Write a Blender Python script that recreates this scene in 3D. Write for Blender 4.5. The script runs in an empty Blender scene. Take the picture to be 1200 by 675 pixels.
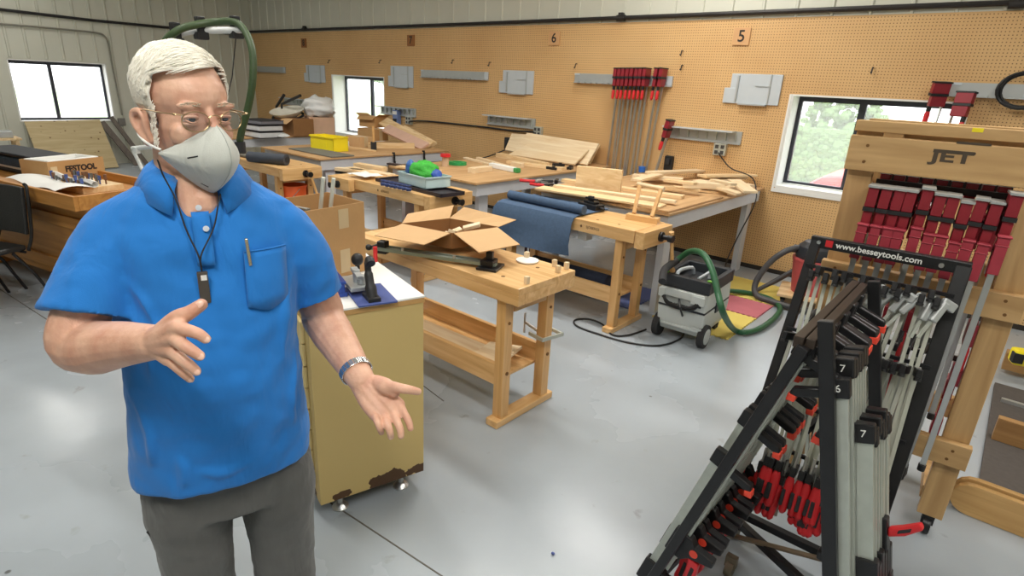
import bpy, math, random
from math import sin, cos, pi, radians, hypot, atan2, sqrt
from mathutils import Vector, Matrix, noise
random.seed(7)
COL = bpy.context.scene.collection
V = Vector

# ---------------------------------------------------------------- camera geometry (room frame: Y towards the pegboard wall)
YAW, PITCH, ROLL, FOC, EYE = -0.6986, 0.3363, 0.05226, 679.4, 1.70
_f = V((sin(YAW)*cos(PITCH), cos(YAW)*cos(PITCH), -sin(PITCH)))
_r = V((cos(YAW), -sin(YAW), 0)); _u = _r.cross(_f)
CR = cos(ROLL)*_r + sin(ROLL)*_u
CU = -sin(ROLL)*_r + cos(ROLL)*_u
CAMP = V((0, 0, EYE))
def ray(px, py):
    return CR*((px-600)/FOC) + CU*(-(py-337.5)/FOC) + _f
def atz(px, py, z=0.0):            # the point of a height z seen at a pixel
    d = ray(px, py); return CAMP + d*((z-EYE)/d.z)
def aty(px, py, y):
    d = ray(px, py); return CAMP + d*(y/d.y)
def atx(px, py, x):
    d = ray(px, py); return CAMP + d*(x/d.x)

# ---------------------------------------------------------------- materials
MATS = {}
def _nt(name):
    m = bpy.data.materials.new(name); m.use_nodes = True
    nt = m.node_tree; b = nt.nodes['Principled BSDF']
    return m, nt, b
def N(nt, t, **kw):
    n = nt.nodes.new(t)
    for k, v in kw.items():
        if k in n.inputs.keys(): n.inputs[k].default_value = v
        else: setattr(n, k, v)
    return n
def c4(c): return (c[0], c[1], c[2], 1)
def sr(r, g, b):                     # sRGB 0-255 -> linear
    f = lambda v: (v/255/12.92) if v/255 <= .04045 else ((v/255+.055)/1.055)**2.4
    return (f(r), f(g), f(b))
def mat(name, col, rough=.5, metal=0.0, var=.12, scale=12, bump=0.0, bscale=80, coat=0.0, alpha=None, spec=None, sheen=0):
    if name in MATS: return MATS[name]
    m, nt, b = _nt(name)
    b.inputs['Roughness'].default_value = rough; b.inputs['Metallic'].default_value = metal
    if coat: b.inputs['Coat Weight'].default_value = coat
    if spec is not None: b.inputs['Specular IOR Level'].default_value = spec
    if sheen: b.inputs['Sheen Weight'].default_value = sheen
    tc = N(nt, 'ShaderNodeTexCoord')
    no = N(nt, 'ShaderNodeTexNoise', Scale=scale, Detail=4.0)
    nt.links.new(tc.outputs['Object'], no.inputs['Vector'])
    mx = N(nt, 'ShaderNodeMix', data_type='RGBA')
    mx.inputs[6].default_value = c4([max(0, v*(1-var)) for v in col]); mx.inputs[7].default_value = c4([min(1, v*(1+var)) for v in col])
    nt.links.new(no.outputs['Fac'], mx.inputs[0]); nt.links.new(mx.outputs[2], b.inputs['Base Color'])
    if bump:
        n2 = N(nt, 'ShaderNodeTexNoise', Scale=bscale, Detail=3.0)
        nt.links.new(tc.outputs['Object'], n2.inputs['Vector'])
        bp = N(nt, 'ShaderNodeBump', Strength=bump, Distance=.01)
        nt.links.new(n2.outputs['Fac'], bp.inputs['Height']); nt.links.new(bp.outputs['Normal'], b.inputs['Normal'])
    MATS[name] = m; return m
def wood(name, c1, c2, axis=0, rough=.45, scale=6, stretch=12, knots=0, coat=0.0):
    if name in MATS: return MATS[name]
    m, nt, b = _nt(name); b.inputs['Roughness'].default_value = rough
    if coat: b.inputs['Coat Weight'].default_value = coat
    tc = N(nt, 'ShaderNodeTexCoord'); mp = N(nt, 'ShaderNodeMapping')
    s = [scale*stretch/3]*3; s[axis] = scale/3
    mp.inputs['Scale'].default_value = s
    nt.links.new(tc.outputs['Object'], mp.inputs['Vector'])
    no = N(nt, 'ShaderNodeTexNoise', Scale=1.0, Detail=6.0, Distortion=1.2)
    nt.links.new(mp.outputs[0], no.inputs['Vector'])
    cr = N(nt, 'ShaderNodeValToRGB'); e = cr.color_ramp.elements
    e[0].position = .3; e[0].color = c4(c1); e[1].position = .7; e[1].color = c4(c2)
    nt.links.new(no.outputs['Fac'], cr.inputs[0]); out = cr.outputs[0]
    if knots:
        vo = N(nt, 'ShaderNodeTexVoronoi', Scale=float(knots)); nt.links.new(tc.outputs['Object'], vo.inputs['Vector'])
        r2 = N(nt, 'ShaderNodeValToRGB'); r2.color_ramp.elements[0].position = .06; r2.color_ramp.elements[0].color = (.25, .16, .08, 1)
        r2.color_ramp.elements[1].position = .16; r2.color_ramp.elements[1].color = (1, 1, 1, 1)
        nt.links.new(vo.outputs['Distance'], r2.inputs[0])
        mx = N(nt, 'ShaderNodeMix', data_type='RGBA', blend_type='MULTIPLY'); mx.inputs[0].default_value = 1
        nt.links.new(out, mx.inputs[6]); nt.links.new(r2.outputs[0], mx.inputs[7]); out = mx.outputs[2]
    nt.links.new(out, b.inputs['Base Color'])
    MATS[name] = m; return m

maple_x = wood('maple_x', sr(206, 158, 98), sr(234, 194, 138), 0, .38, 5, coat=.15)
maple_y = wood('maple_y', sr(206, 158, 98), sr(234, 194, 138), 1, .38, 5, coat=.15)
maple_z = wood('maple_z', sr(200, 150, 90), sr(228, 184, 124), 2, .38, 5, coat=.15)
pine = wood('pine', sr(214, 178, 126), sr(240, 214, 172), 0, .6, 5, knots=3)
pine_y = wood('pine_y', sr(214, 182, 134), sr(238, 214, 178), 1, .6, 5)
palewood = wood('palewood', sr(220, 192, 150), sr(240, 222, 190), 0, .6, 4)
plytop = wood('plytop', sr(176, 136, 92), sr(205, 168, 122), 1, .55, 4)
rackwood = wood('rackwood', sr(176, 138, 88), sr(208, 170, 118), 2, .5, 4, knots=2.2)
rackwood_x = wood('rackwood_x', sr(180, 142, 92), sr(210, 172, 120), 0, .5, 4, knots=2.5)
darkpine = wood('darkpine', sr(166, 110, 48), sr(200, 142, 72), 0, .5, 4)
spotply = wood('spotply', sr(186, 164, 122), sr(206, 188, 146), 1, .7, 4, knots=9)
grey_apron = mat('grey_apron', sr(200, 204, 210), .5, var=.05)
alu = mat('alu', sr(186, 190, 190), .42, .55, var=.08)
alu_panel = mat('alu_panel', sr(196, 204, 210), .45, .15, var=.05)
steel = mat('steel', sr(200, 200, 198), .28, .9, var=.08)
galv = mat('galv', sr(196, 201, 192), .4, .5, var=.12, scale=30)
blackmetal = mat('blackmetal', sr(34, 34, 36), .38, .25, var=.3, scale=30)
blackplastic = mat('blackplastic', sr(30, 30, 32), .5, 0, var=.25)
rubber = mat('rubber', sr(42, 42, 44), .75)
redpaint = mat('redpaint', sr(142, 34, 46), .38, .1, var=.2, scale=30)
redjaw = mat('redjaw', sr(166, 52, 66), .5, .05, var=.2, scale=40)
redbright = mat('redbright', sr(208, 40, 46), .42)
redorange = mat('redorange', sr(232, 74, 52), .45)
cardboard = mat('cardboard', sr(190, 148, 98), .85, var=.08, bump=.1)
cardin = mat('cardin', sr(150, 108, 66), .9, var=.1)
cardpale = mat('cardpale', sr(204, 166, 120), .85, var=.06)
tape = mat('tape', sr(206, 182, 142), .4)
white = mat('white', sr(236, 236, 232), .6, var=.03)
offwhite = mat('offwhite', sr(222, 224, 222), .55, var=.05)
bluemat = mat('bluemat', sr(70, 92, 120), .9, var=.25, scale=50, bump=.3, bscale=200)
navymat = mat('navymat', sr(38, 46, 66), .9, var=.3, scale=60)
charcoalmat = mat('charcoalmat', sr(62, 68, 78), .8, var=.15)
yellowp = mat('yellowp', sr(248, 228, 40), .4, var=.05)
greenhose = mat('greenhose', sr(38, 92, 58), .45, var=.2, scale=60)
olivehose = mat('olivehose', sr(58, 78, 44), .5, var=.2, scale=60)
orange = mat('orange', sr(238, 104, 48), .5)

# ---------------------------------------------------------------- mesh builder
def M4(loc=(0, 0, 0), rz=0.0, rx=0.0, ry=0.0):
    return Matrix.Translation(V(loc)) @ Matrix.Rotation(rz, 4, 'Z') @ Matrix.Rotation(ry, 4, 'Y') @ Matrix.Rotation(rx, 4, 'X')
class MB:
    def __init__(s): s.v = []; s.f = []; s.T = None
    def add(s, vs, fs):
        b = len(s.v)
        if s.T is not None: vs = [s.T @ V(p) for p in vs]
        s.v += [tuple(p) for p in vs]; s.f += [tuple(b+i for i in f) for f in fs]; return s
    def box(s, lo, hi, m=None):
        x0, y0, z0 = lo; x1, y1, z1 = hi
        vs = [(x0, y0, z0), (x1, y0, z0), (x1, y1, z0), (x0, y1, z0), (x0, y0, z1), (x1, y0, z1), (x1, y1, z1), (x0, y1, z1)]
        if m is not None: vs = [m @ V(p) for p in vs]
        return s.add(vs, [(0, 3, 2, 1), (4, 5, 6, 7), (0, 1, 5, 4), (1, 2, 6, 5), (2, 3, 7, 6), (3, 0, 4, 7)])
    def cbox(s, c, size, m=None):
        c = V(c); h = V(size)/2
        if m is None: return s.box(c-h, c+h)
        return s.box(-h, h, Matrix.Translation(c) @ m.to_4x4())
    def beam(s, a, b, w, h, up=(0, 0, 1)):      # rectangular bar from a to b; w across, h along up
        a, b = V(a), V(b); d = (b-a); L = d.length; d.normalize(); u = V(up)
        x = u.cross(d)
        if x.length < 1e-5: x = V((1, 0, 0))
        x.normalize(); u = d.cross(x)
        vs = []
        for p in (a, b):
            for i, j in ((-1, -1), (1, -1), (1, 1), (-1, 1)): vs.append(p + x*(i*w/2) + u*(j*h/2))
        return s.add(vs, [(3, 2, 1, 0), (4, 5, 6, 7), (0, 1, 5, 4), (1, 2, 6, 5), (2, 3, 7, 6), (3, 0, 4, 7)])
    def ring(s, pts_list, closed_ends=True):     # loft through rings of equal count
        n = len(pts_list[0]); vs = [p for r in pts_list for p in r]; fs = []
        for k in range(len(pts_list)-1):
            for i in range(n):
                j = (i+1) % n; fs.append((k*n+i, k*n+j, (k+1)*n+j, (k+1)*n+i))
        if closed_ends:
            fs.append(tuple(reversed(range(n)))); b = (len(pts_list)-1)*n; fs.append(tuple(b+i for i in range(n)))
        return s.add(vs, fs)
    def tube(s, path, r, n=10, caps=True):
        P = [V(p) for p in path]; rr = r if isinstance(r, (list, tuple)) else [r]*len(P)
        rings = []; t0 = (P[1]-P[0]).normalized()
        ref = V((0, 0, 1)) if abs(t0.z) < .9 else V((1, 0, 0)); x = t0.cross(ref).normalized()
        for i, p in enumerate(P):
            t = (P[min(i+1, len(P)-1)]-P[max(i-1, 0)])
            if t.length < 1e-9: t = t0
            t.normalize(); x = (x - t*x.dot(t)); x.normalize(); y = t.cross(x)
            rings.append([p + (x*cos(2*pi*k/n)+y*sin(2*pi*k/n))*rr[i] for k in range(n)])
        return s.ring(rings, caps)
    def cyl(s, a, b, r0, r1=None, n=14): return s.tube([a, b], [r0, r0 if r1 is None else r1], n)
    def lathe(s, prof, o=(0, 0, 0), ax=(0, 0, 1), n=24, caps=True):   # prof: (r, h)
        o = V(o); ax = V(ax).normalized(); ref = V((0, 0, 1)) if abs(ax.z) < .9 else V((1, 0, 0))
        x = ax.cross(ref).normalized(); y = ax.cross(x)
        return s.ring([[o + ax*h + (x*cos(2*pi*k/n)+y*sin(2*pi*k/n))*max(r, 1e-4) for k in range(n)] for r, h in prof], caps)
    def ell(s, c, r, n=16, m=8, rot=None):
        c = V(c); rings = []
        for j in range(1, m):
            th = pi*j/m
            rr = [V((r[0]*sin(th)*cos(2*pi*k/n), r[1]*sin(th)*sin(2*pi*k/n), r[2]*cos(th))) for k in range(n)]
            if rot is not None: rr = [rot @ p for p in rr]
            rings.append([c+p for p in rr])
        return s.ring(rings)
    def prism(s, poly, a, b, m=None):            # poly in (u,v), extruded along w from a to b; default u=x v=z w=y
        vs = [(p[0], a, p[1]) for p in poly]+[(p[0], b, p[1]) for p in poly]; n = len(poly)
        if m is not None: vs = [m @ V(p) for p in vs]
        fs = [tuple(range(n)), tuple(reversed(range(n, 2*n)))]+[(i, n+i, n+(i+1) % n, (i+1) % n) for i in range(n)]
        return s.add(vs, fs)
    def sheet(s, rows, th=.003):                 # grid of points given a real thickness along its normals
        R, Cn = len(rows), len(rows[0]); P = [[V(p) for p in r] for r in rows]
        def nrm(i, j):
            a = P[min(i+1, R-1)][j]-P[max(i-1, 0)][j]; b = P[i][min(j+1, Cn-1)]-P[i][max(j-1, 0)]
            n = a.cross(b); return n.normalized() if n.length > 1e-12 else V((0, 0, 1))
        top = [P[i][j]+nrm(i, j)*th/2 for i in range(R) for j in range(Cn)]
        bot = [P[i][j]-nrm(i, j)*th/2 for i in range(R) for j in range(Cn)]
        o = R*Cn; fs = []
        for i in range(R-1):
            for j in range(Cn-1):
                a, b, c, d = i*Cn+j, i*Cn+j+1, (i+1)*Cn+j+1, (i+1)*Cn+j
                fs.append((a, d, c, b)); fs.append((o+a, o+b, o+c, o+d))
        edge = [(0, j) for j in range(Cn)]+[(i, Cn-1) for i in range(1, R)]+[(R-1, j) for j in range(Cn-2, -1, -1)]+[(i, 0) for i in range(R-2, 0, -1)]
        idx = [i*Cn+j for i, j in edge]
        for k in range(len(idx)):
            a, b = idx[k], idx[(k+1) % len(idx)]; fs.append((a, b, o+b, o+a))
        return s.add(top+bot, fs)
    def build(s, name, material, parent=None, smooth=False, bevel=0.0, world=False, seg=2):
        me = bpy.data.meshes.new(name)
        vs = s.v
        if parent is not None and world:
            inv = wm(parent).inverted(); vs = [inv @ V(p) for p in vs]
        me.from_pydata([tuple(p) for p in vs], [], s.f)
        if isinstance(material, (list, tuple)):
            for q in material: me.materials.append(q)
        else: me.materials.append(material)
        me.update()
        o = bpy.data.objects.new(name, me); COL.objects.link(o)
        if parent is not None: o.parent = parent
        if smooth:
            me.polygons.foreach_set('use_smooth', [True]*len(me.polygons))
            try: me.set_sharp_from_angle(angle=radians(smooth if smooth is not True else 40))
            except Exception: pass
        if bevel:
            b = o.modifiers.new('b', 'BEVEL'); b.width = bevel; b.segments = seg; b.limit_method = 'ANGLE'
        return o
def wm(o):
    m = Matrix.LocRotScale(o.location, o.rotation_euler, o.scale)
    return (wm(o.parent) @ m) if o.parent is not None else m
def tag(o, label, cat, group=None, kind=None):
    if label: o['label'] = label
    if cat: o['category'] = cat
    if group: o['group'] = group
    if kind: o['kind'] = kind
    return o
def thing(name, label, cat, loc=(0, 0, 0), rz=0.0, group=None, rx=0.0, ry=0.0):
    o = bpy.data.objects.new(name, None); COL.objects.link(o)
    o.empty_display_size = .1
    o.location = loc; o.rotation_euler = (rx, ry, rz)
    return tag(o, label, cat, group)
def struct(name, mb, m, **k):
    o = mb.build(name, m, **k); o['kind'] = 'structure'; return o
def copy_tree(o, parent=None):
    c = o.copy(); COL.objects.link(c); c.parent = parent
    for ch in list(o.children): copy_tree(ch, c)
    return c
def dup(o, loc, rot=None, label=None, group=None):
    c = copy_tree(o); c.location = loc
    if rot is not None: c.rotation_euler = rot
    if label: c['label'] = label
    if group: c['group'] = group
    return c
def text(name, body, size, m, parent, loc, rot, ext=.0008, align='CENTER', bold=0.0, sx=1.0):
    cu = bpy.data.curves.new(name, 'FONT'); cu.body = body; cu.size = size; cu.extrude = ext; cu.align_x = align; cu.align_y = 'CENTER'; cu.offset = bold
    cu.materials.append(m); o = bpy.data.objects.new(name, cu); COL.objects.link(o)
    bpy.context.view_layer.update(); dg = bpy.context.evaluated_depsgraph_get(); me = bpy.data.meshes.new_from_object(o.evaluated_get(dg)); bpy.data.objects.remove(o)
    me.transform(Matrix.LocRotScale(V(loc), __import__('mathutils').Euler(rot), V((sx, 1, 1))))
    o = bpy.data.objects.new(name, me); COL.objects.link(o); o.parent = parent
    if not me.materials: me.materials.append(m)
    return o
def bez(pts, n=8):                                # Catmull-Rom through points
    P = [V(p) for p in pts]; P = [P[0]*2-P[1]]+P+[P[-1]*2-P[-2]]; out = []
    for i in range(1, len(P)-2):
        for k in range(n):
            t = k/n; a, b, c, d = P[i-1:i+3]
            out.append(.5*((2*b)+(c-a)*t+(2*a-5*b+4*c-d)*t*t+(3*b-a-3*c+d)*t**3))
    out.append(P[-2]); return out
# ================================================================ THE ROOM
WY, WX = 6.13, -12.40          # pegboard wall plane, left wall plane
CEIL = 3.7; XR = 4.0; YB = -4.0; TH = .30
# floor: glossy grey-blue epoxy over concrete
m, nt, b = _nt('epoxy_floor')
tc = N(nt, 'ShaderNodeTexCoord')
n1 = N(nt, 'ShaderNodeTexNoise', Scale=.9, Detail=5.0); nt.links.new(tc.outputs['Object'], n1.inputs['Vector'])
n2 = N(nt, 'ShaderNodeTexNoise', Scale=9.0, Detail=6.0); nt.links.new(tc.outputs['Object'], n2.inputs['Vector'])
cr = N(nt, 'ShaderNodeValToRGB'); cr.color_ramp.elements[0].position = .3; cr.color_ramp.elements[0].color = c4(sr(158, 166, 173)); cr.color_ramp.elements[1].position = .7; cr.color_ramp.elements[1].color = c4(sr(178, 187, 195))
nt.links.new(n1.outputs['Fac'], cr.inputs[0])
vo = N(nt, 'ShaderNodeTexVoronoi', Scale=2.6); nt.links.new(tc.outputs['Object'], vo.inputs['Vector'])
r2 = N(nt, 'ShaderNodeValToRGB'); r2.color_ramp.elements[0].position = .018; r2.color_ramp.elements[0].color = (.35, .33, .3, 1); r2.color_ramp.elements[1].position = .03; r2.color_ramp.elements[1].color = (1, 1, 1, 1)
nt.links.new(vo.outputs['Distance'], r2.inputs[0])
r3 = N(nt, 'ShaderNodeValToRGB'); r3.color_ramp.elements[0].position = .24; r3.color_ramp.elements[0].color = (.78, .75, .70, 1); r3.color_ramp.elements[1].position = .33; r3.color_ramp.elements[1].color = (1, 1, 1, 1)
nt.links.new(n2.outputs['Fac'], r3.inputs[0])
ma = N(nt, 'ShaderNodeMix', data_type='RGBA', blend_type='MULTIPLY'); ma.inputs[0].default_value = 1
nt.links.new(cr.outputs[0], ma.inputs[6]); nt.links.new(r2.outputs[0], ma.inputs[7])
mb_ = N(nt, 'ShaderNodeMix', data_type='RGBA', blend_type='MULTIPLY'); mb_.inputs[0].default_value = 1
nt.links.new(ma.outputs[2], mb_.inputs[6]); nt.links.new(r3.outputs[0], mb_.inputs[7]); nt.links.new(mb_.outputs[2], b.inputs['Base Color'])
b.inputs['Roughness'].default_value = .3; b.inputs['Specular IOR Level'].default_value = .5
rr_ = N(nt, 'ShaderNodeMapRange'); rr_.inputs[3].default_value = .16; rr_.inputs[4].default_value = .36
nt.links.new(n1.outputs['Fac'], rr_.inputs[0]); nt.links.new(rr_.outputs[0], b.inputs['Roughness'])
n3 = N(nt, 'ShaderNodeTexNoise', Scale=5.0, Detail=2.0); nt.links.new(tc.outputs['Object'], n3.inputs['Vector'])
bp = N(nt, 'ShaderNodeBump', Strength=.12, Distance=.02); nt.links.new(n3.outputs['Fac'], bp.inputs['Height']); nt.links.new(bp.outputs['Normal'], b.inputs['Normal'])
floor_m = m
struct('floor', MB().box((WX-.4, YB-.2, -.2), (XR+.2, WY+.35, 0)), floor_m)
joint = mat('joint', sr(96, 92, 84), .8)
s_ = MB()
for (a, c) in (((416, 608), (560, 703)), ((0, 339), (62, 379)), ((416, 608), (300, 533)), ((520, 470), (496, 452))):
    a, c = atz(*a), atz(*c); s_.beam((a.x, a.y, .0006), (c.x, c.y, .0006), .006, .0012)
s_.beam((-4.55, 2.6, .0006), (-4.55, 5.2, .0006), .006, .0012)
struct('trim_1', s_, joint)
# pegboard
m, nt, b = _nt('pegboard'); b.inputs['Roughness'].default_value = .6
tc = N(nt, 'ShaderNodeTexCoord'); sx = N(nt, 'ShaderNodeSeparateXYZ'); nt.links.new(tc.outputs['Object'], sx.inputs[0])
def frac(sock, sp):
    a = N(nt, 'ShaderNodeMath', operation='DIVIDE'); nt.links.new(sock, a.inputs[0]); a.inputs[1].default_value = sp
    f_ = N(nt, 'ShaderNodeMath', operation='FRACT'); nt.links.new(a.outputs[0], f_.inputs[0])
    c_ = N(nt, 'ShaderNodeMath', operation='SUBTRACT'); nt.links.new(f_.outputs[0], c_.inputs[0]); c_.inputs[1].default_value = .5
    p_ = N(nt, 'ShaderNodeMath', operation='POWER'); nt.links.new(c_.outputs[0], p_.inputs[0]); p_.inputs[1].default_value = 2
    return p_.outputs[0]
ad = N(nt, 'ShaderNodeMath', operation='ADD'); nt.links.new(frac(sx.outputs[0], .0254), ad.inputs[0]); nt.links.new(frac(sx.outputs[2], .0254), ad.inputs[1])
lt = N(nt, 'ShaderNodeMath', operation='LESS_THAN'); nt.links.new(ad.outputs[0], lt.inputs[0]); lt.inputs[1].default_value = .17**2
no = N(nt, 'ShaderNodeTexNoise', Scale=1.3, Detail=5.0); nt.links.new(tc.outputs['Object'], no.inputs['Vector'])
cr = N(nt, 'ShaderNodeValToRGB'); cr.color_ramp.elements[0].position = .3; cr.color_ramp.elements[0].color = c4(sr(206, 164, 110)); cr.color_ramp.elements[1].position = .75; cr.color_ramp.elements[1].color = c4(sr(220, 182, 128))
nt.links.new(no.outputs['Fac'], cr.inputs[0])
mx = N(nt, 'ShaderNodeMix', data_type='RGBA'); nt.links.new(lt.outputs[0], mx.inputs[0]); nt.links.new(cr.outputs[0], mx.inputs[6]); mx.inputs[7].default_value = c4(sr(120, 84, 48))
nt.links.new(mx.outputs[2], b.inputs['Base Color']); peg_m = m
siding_m = mat('siding', sr(206, 206, 192), .5, .1, var=.05, scale=2)
W3 = (-1.80, -.42, .87, 1.75); W2 = (-9.53, -8.06, .72, 1.72); PEG = 2.42
def wall_boxes(mb, x0, x1, z0, z1, y0, y1, holes):
    xs = sorted({x0, x1} | {h[0] for h in holes} | {h[1] for h in holes})
    for a, c in zip(xs[:-1], xs[1:]):
        zs = [(z0, z1)]
        for h in holes:
            if h[0] <= a and c <= h[1]: zs = [(z0, h[2]), (h[3], z1)]
        for p, q in zs: mb.box((a, y0, p), (c, y1, q))
wb = MB(); wall_boxes(wb, WX, XR, .045, PEG, WY, WY+TH, [W2, W3]); wall = struct('wall_back', wb, peg_m)
ub = MB(); ub.box((WX, WY+.01, PEG), (XR, WY+TH, CEIL))
x = WX+.12
while x < XR:
    ub.prism([(x-.018, 0), (x-.009, -.016), (x+.009, -.016), (x+.018, 0)], PEG, CEIL, Matrix(((1, 0, 0, 0), (0, 0, 1, WY+.012), (0, 1, 0, 0), (0, 0, 0, 1)))); x += .305
struct('wall_upper_back', ub, siding_m)
struct('baseboard_back', MB().box((WX, WY-.004, 0), (XR, WY+TH, .045)), mat('darkbase', sr(48, 42, 36), .8))
# left wall, ribbed metal
W1 = (2.16, 3.50, .74, 1.70)
lw = MB()
ys = [YB, W1[0], W1[1], WY+TH]
lw.box((WX-TH, YB, 0), (WX, W1[0], CEIL)); lw.box((WX-TH, W1[1], 0), (WX, WY+TH, CEIL)); lw.box((WX-TH, W1[0], 0), (WX, W1[1], W1[2])); lw.box((WX-TH, W1[0], W1[3]), (WX, W1[1], CEIL))
y = YB+.1
while y < WY-.05:
    segs = [(0, CEIL)] if not (W1[0]-.03 < y < W1[1]+.03) else [(0, W1[2]-.03), (W1[3]+.03, CEIL)]
    for p, q in segs:
        lw.add([(WX, y-.022, p), (WX+.018, y-.011, p), (WX+.018, y+.011, p), (WX, y+.022, p), (WX, y-.022, q), (WX+.018, y-.011, q), (WX+.018, y+.011, q), (WX, y+.022, q)], [(0, 1, 5, 4), (1, 2, 6, 5), (2, 3, 7, 6), (4, 5, 6, 7), (3, 2, 1, 0)])
    y += .235
struct('wall_left', lw, siding_m)
struct('wall_right', MB().box((XR, YB, 0), (XR+.2, WY+TH, CEIL)), siding_m)
struct('wall_front', MB().box((WX-TH, YB-.2, 0), (XR+.2, YB, CEIL)), siding_m)
struct('ceiling', MB().box((WX-TH, YB-.2, CEIL), (XR+.2, WY+TH, CEIL+.15)), mat('ceilw', sr(214, 214, 206), .8))

frame_m = mat('frame_dark', sr(62, 64, 72), .45, .5)
m, nt, b = _nt('pane'); nt.nodes.remove(b)
o_ = nt.nodes['Material Output']; t_ = N(nt, 'ShaderNodeBsdfTransparent'); g_ = N(nt, 'ShaderNodeBsdfGlossy', Roughness=.02); mi = N(nt, 'ShaderNodeMixShader'); mi.inputs[0].default_value = .05
t_.inputs[0].default_value = (.97, .98, 1, 1)
nt.links.new(t_.outputs[0], mi.inputs[1]); nt.links.new(g_.outputs[0], mi.inputs[2]); nt.links.new(mi.outputs[0], o_.inputs[0]); pane_m = m
m, nt, b = _nt('glare_veil_glass'); nt.nodes.remove(b)  # clear glass with a white translucent veil mixed in to imitate outdoor glare
o_ = nt.nodes['Material Output']; t_ = N(nt, 'ShaderNodeBsdfTransparent'); g_ = N(nt, 'ShaderNodeBsdfGlossy', Roughness=.02); tl_ = N(nt, 'ShaderNodeBsdfTranslucent'); tl_.inputs[0].default_value = (1, 1, 1, 1); mi = N(nt, 'ShaderNodeMixShader'); mi.inputs[0].default_value = .13; m2 = N(nt, 'ShaderNodeMixShader'); m2.inputs[0].default_value = .05
nt.links.new(t_.outputs[0], mi.inputs[1]); nt.links.new(tl_.outputs[0], mi.inputs[2]); nt.links.new(mi.outputs[0], m2.inputs[1]); nt.links.new(g_.outputs[0], m2.inputs[2]); nt.links.new(m2.outputs[0], o_.inputs[0]); glare_veil_m = m
def window_back(n, W, mull, yg):
    x0, x1, z0, z1 = W
    root = MB()
    y0 = WY-.004
    # reveal boards lining the opening
    root.box((x0, y0, z0), (x0+.015, yg, z1)).box((x1-.015, y0, z0), (x1, yg, z1)).box((x0+.015, y0, z1-.015), (x1-.015, yg, z1)).box((x0+.015, y0-.01, z0-.01), (x1-.015, yg, z0+.02))
    root.box((x0-.02, y0-.008, z0-.03), (x0, y0, z1)).box((x0-.02, y0-.012, z0-.045), (x1, y0, z0-.01))
    r = struct('window_%d' % n, root, white)
    f = MB(); t = .035
    a, c, p, q = x0+.015, x1-.015, z0+.02, z1-.015
    f.box((a, yg, p), (a+t, yg+.04, q)).box((c-t, yg, p), (c, yg+.04, q)).box((a+t, yg, p), (c-t, yg+.04, p+t)).box((a+t, yg, q-t*1.3), (c-t, yg+.04, q))
    f.box((mull-.03, yg-.012, p+t), (mull+.03, yg+.03, q-t*1.3))
    fr = f.build('window_frame', frame_m, r)
    MB().box((a+t, yg+.015, p+t), (mull-.03, yg+.02, q-t)).box((mull+.03, yg+.015, p+t), (c-t, yg+.02, q-t)).build('window_pane', glare_veil_m, r)
    s2 = MB().box((a+.002, yg-.04, p-.004), (c-.002, yg, p+.012)); s2.build('window_sill', offwhite, r)
    return r
window_back(3, W3, -1.22, WY+.20)
window_back(2, W2, -8.72, WY+.24)
r = struct('window_1', MB().box((WX-.2, W1[0], W1[2]), (WX+.004, W1[0]+.015, W1[3])).box((WX-.2, W1[1]-.015, W1[2]), (WX+.004, W1[1], W1[3])).box((WX-.2, W1[0], W1[3]-.015), (WX+.004, W1[1], W1[3])).box((WX-.2, W1[0], W1[2]), (WX+.012, W1[1], W1[2]+.02)), white)
xg = WX-.17; f = MB(); a, c, p, q = W1[0]+.015, W1[1]-.015, W1[2]+.02, W1[3]-.015
f.box((xg-.04, a, p), (xg, a+.035, q)).box((xg-.04, c-.035, p), (xg, c, q)).box((xg-.04, a, p), (xg, c, p+.035)).box((xg-.04, a, q-.05), (xg, c, q)).box((xg-.03, 2.70, p), (xg+.01, 2.75, q))
f.build('window_frame', frame_m, r); MB().box((xg-.025, a+.03, p+.03), (xg-.02, c-.03, q-.04)).build('window_pane', glare_veil_m, r)

# conduit along the top of the pegboard and pipe on the left wall
pipe_m = mat('pipe', sr(46, 44, 44), .5, .3)
def surface(name, mbx, m, label, cat, **k):
    o = mbx.build(name, m, smooth=True, **k); return tag(o, label, cat)
t = thing('wall_pipe', 'dark pipe running along the wall above the pegboard', 'pipe', (0, 0, 0))
MB().tube([(WX+.03, WY-.03, PEG+.03), (-6, WY-.03, PEG+.035), (-3, WY-.03, PEG+.045), (-1, WY-.03, PEG+.05), (2, WY-.03, PEG+.055)], .022, 8).build('pipe_run', pipe_m, t, smooth=True)
MB().tube([(-.32, WY-.03, PEG+.05), (-.30, WY-.03, PEG+.28)], .028, 8).build('pipe_branch', pipe_m, t, smooth=True)
for x in (-10.3, -3.75, -.32):
    MB().cyl((x-.05, WY-.03, PEG+.04), (x+.05, WY-.03, PEG+.042), .034, n=10).cbox((x, WY-.03, PEG+.07), (.05, .05, .05)).build('pipe_fitting', pipe_m, t, smooth=True)
def wx(px, py): q = atx(px, py, WX+.045); return (WX+.045, q.y, q.z)
surface('wall_pipe', MB().tube([wx(-60, 5), wx(0, 11), wx(110, 24), wx(209, 33.5), wx(278, 40)], .022, 8), pipe_m, 'straight dark pipe high on the ribbed metal left wall', 'pipe')
t = thing('electrical_conduit', 'grey conduit bending down to a small box beside the left wall window', 'conduit')
cp = [wx(-60, 24), wx(0, 28), wx(60, 33), wx(110, 38), wx(122, 42), wx(127, 52), wx(132, 80), wx(143, 135)]
MB().tube(bez(cp, 4), .014, 8).build('conduit_run', mat('grey_pipe', sr(140, 138, 126), .5, .3), t, smooth=True)
q = wx(143, 143); MB().cbox((WX+.03, q[1], q[2]), (.05, .11, .13)).build('junction_box', mat('boxgrey', sr(120, 118, 112), .6), t, bevel=.005)

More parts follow.
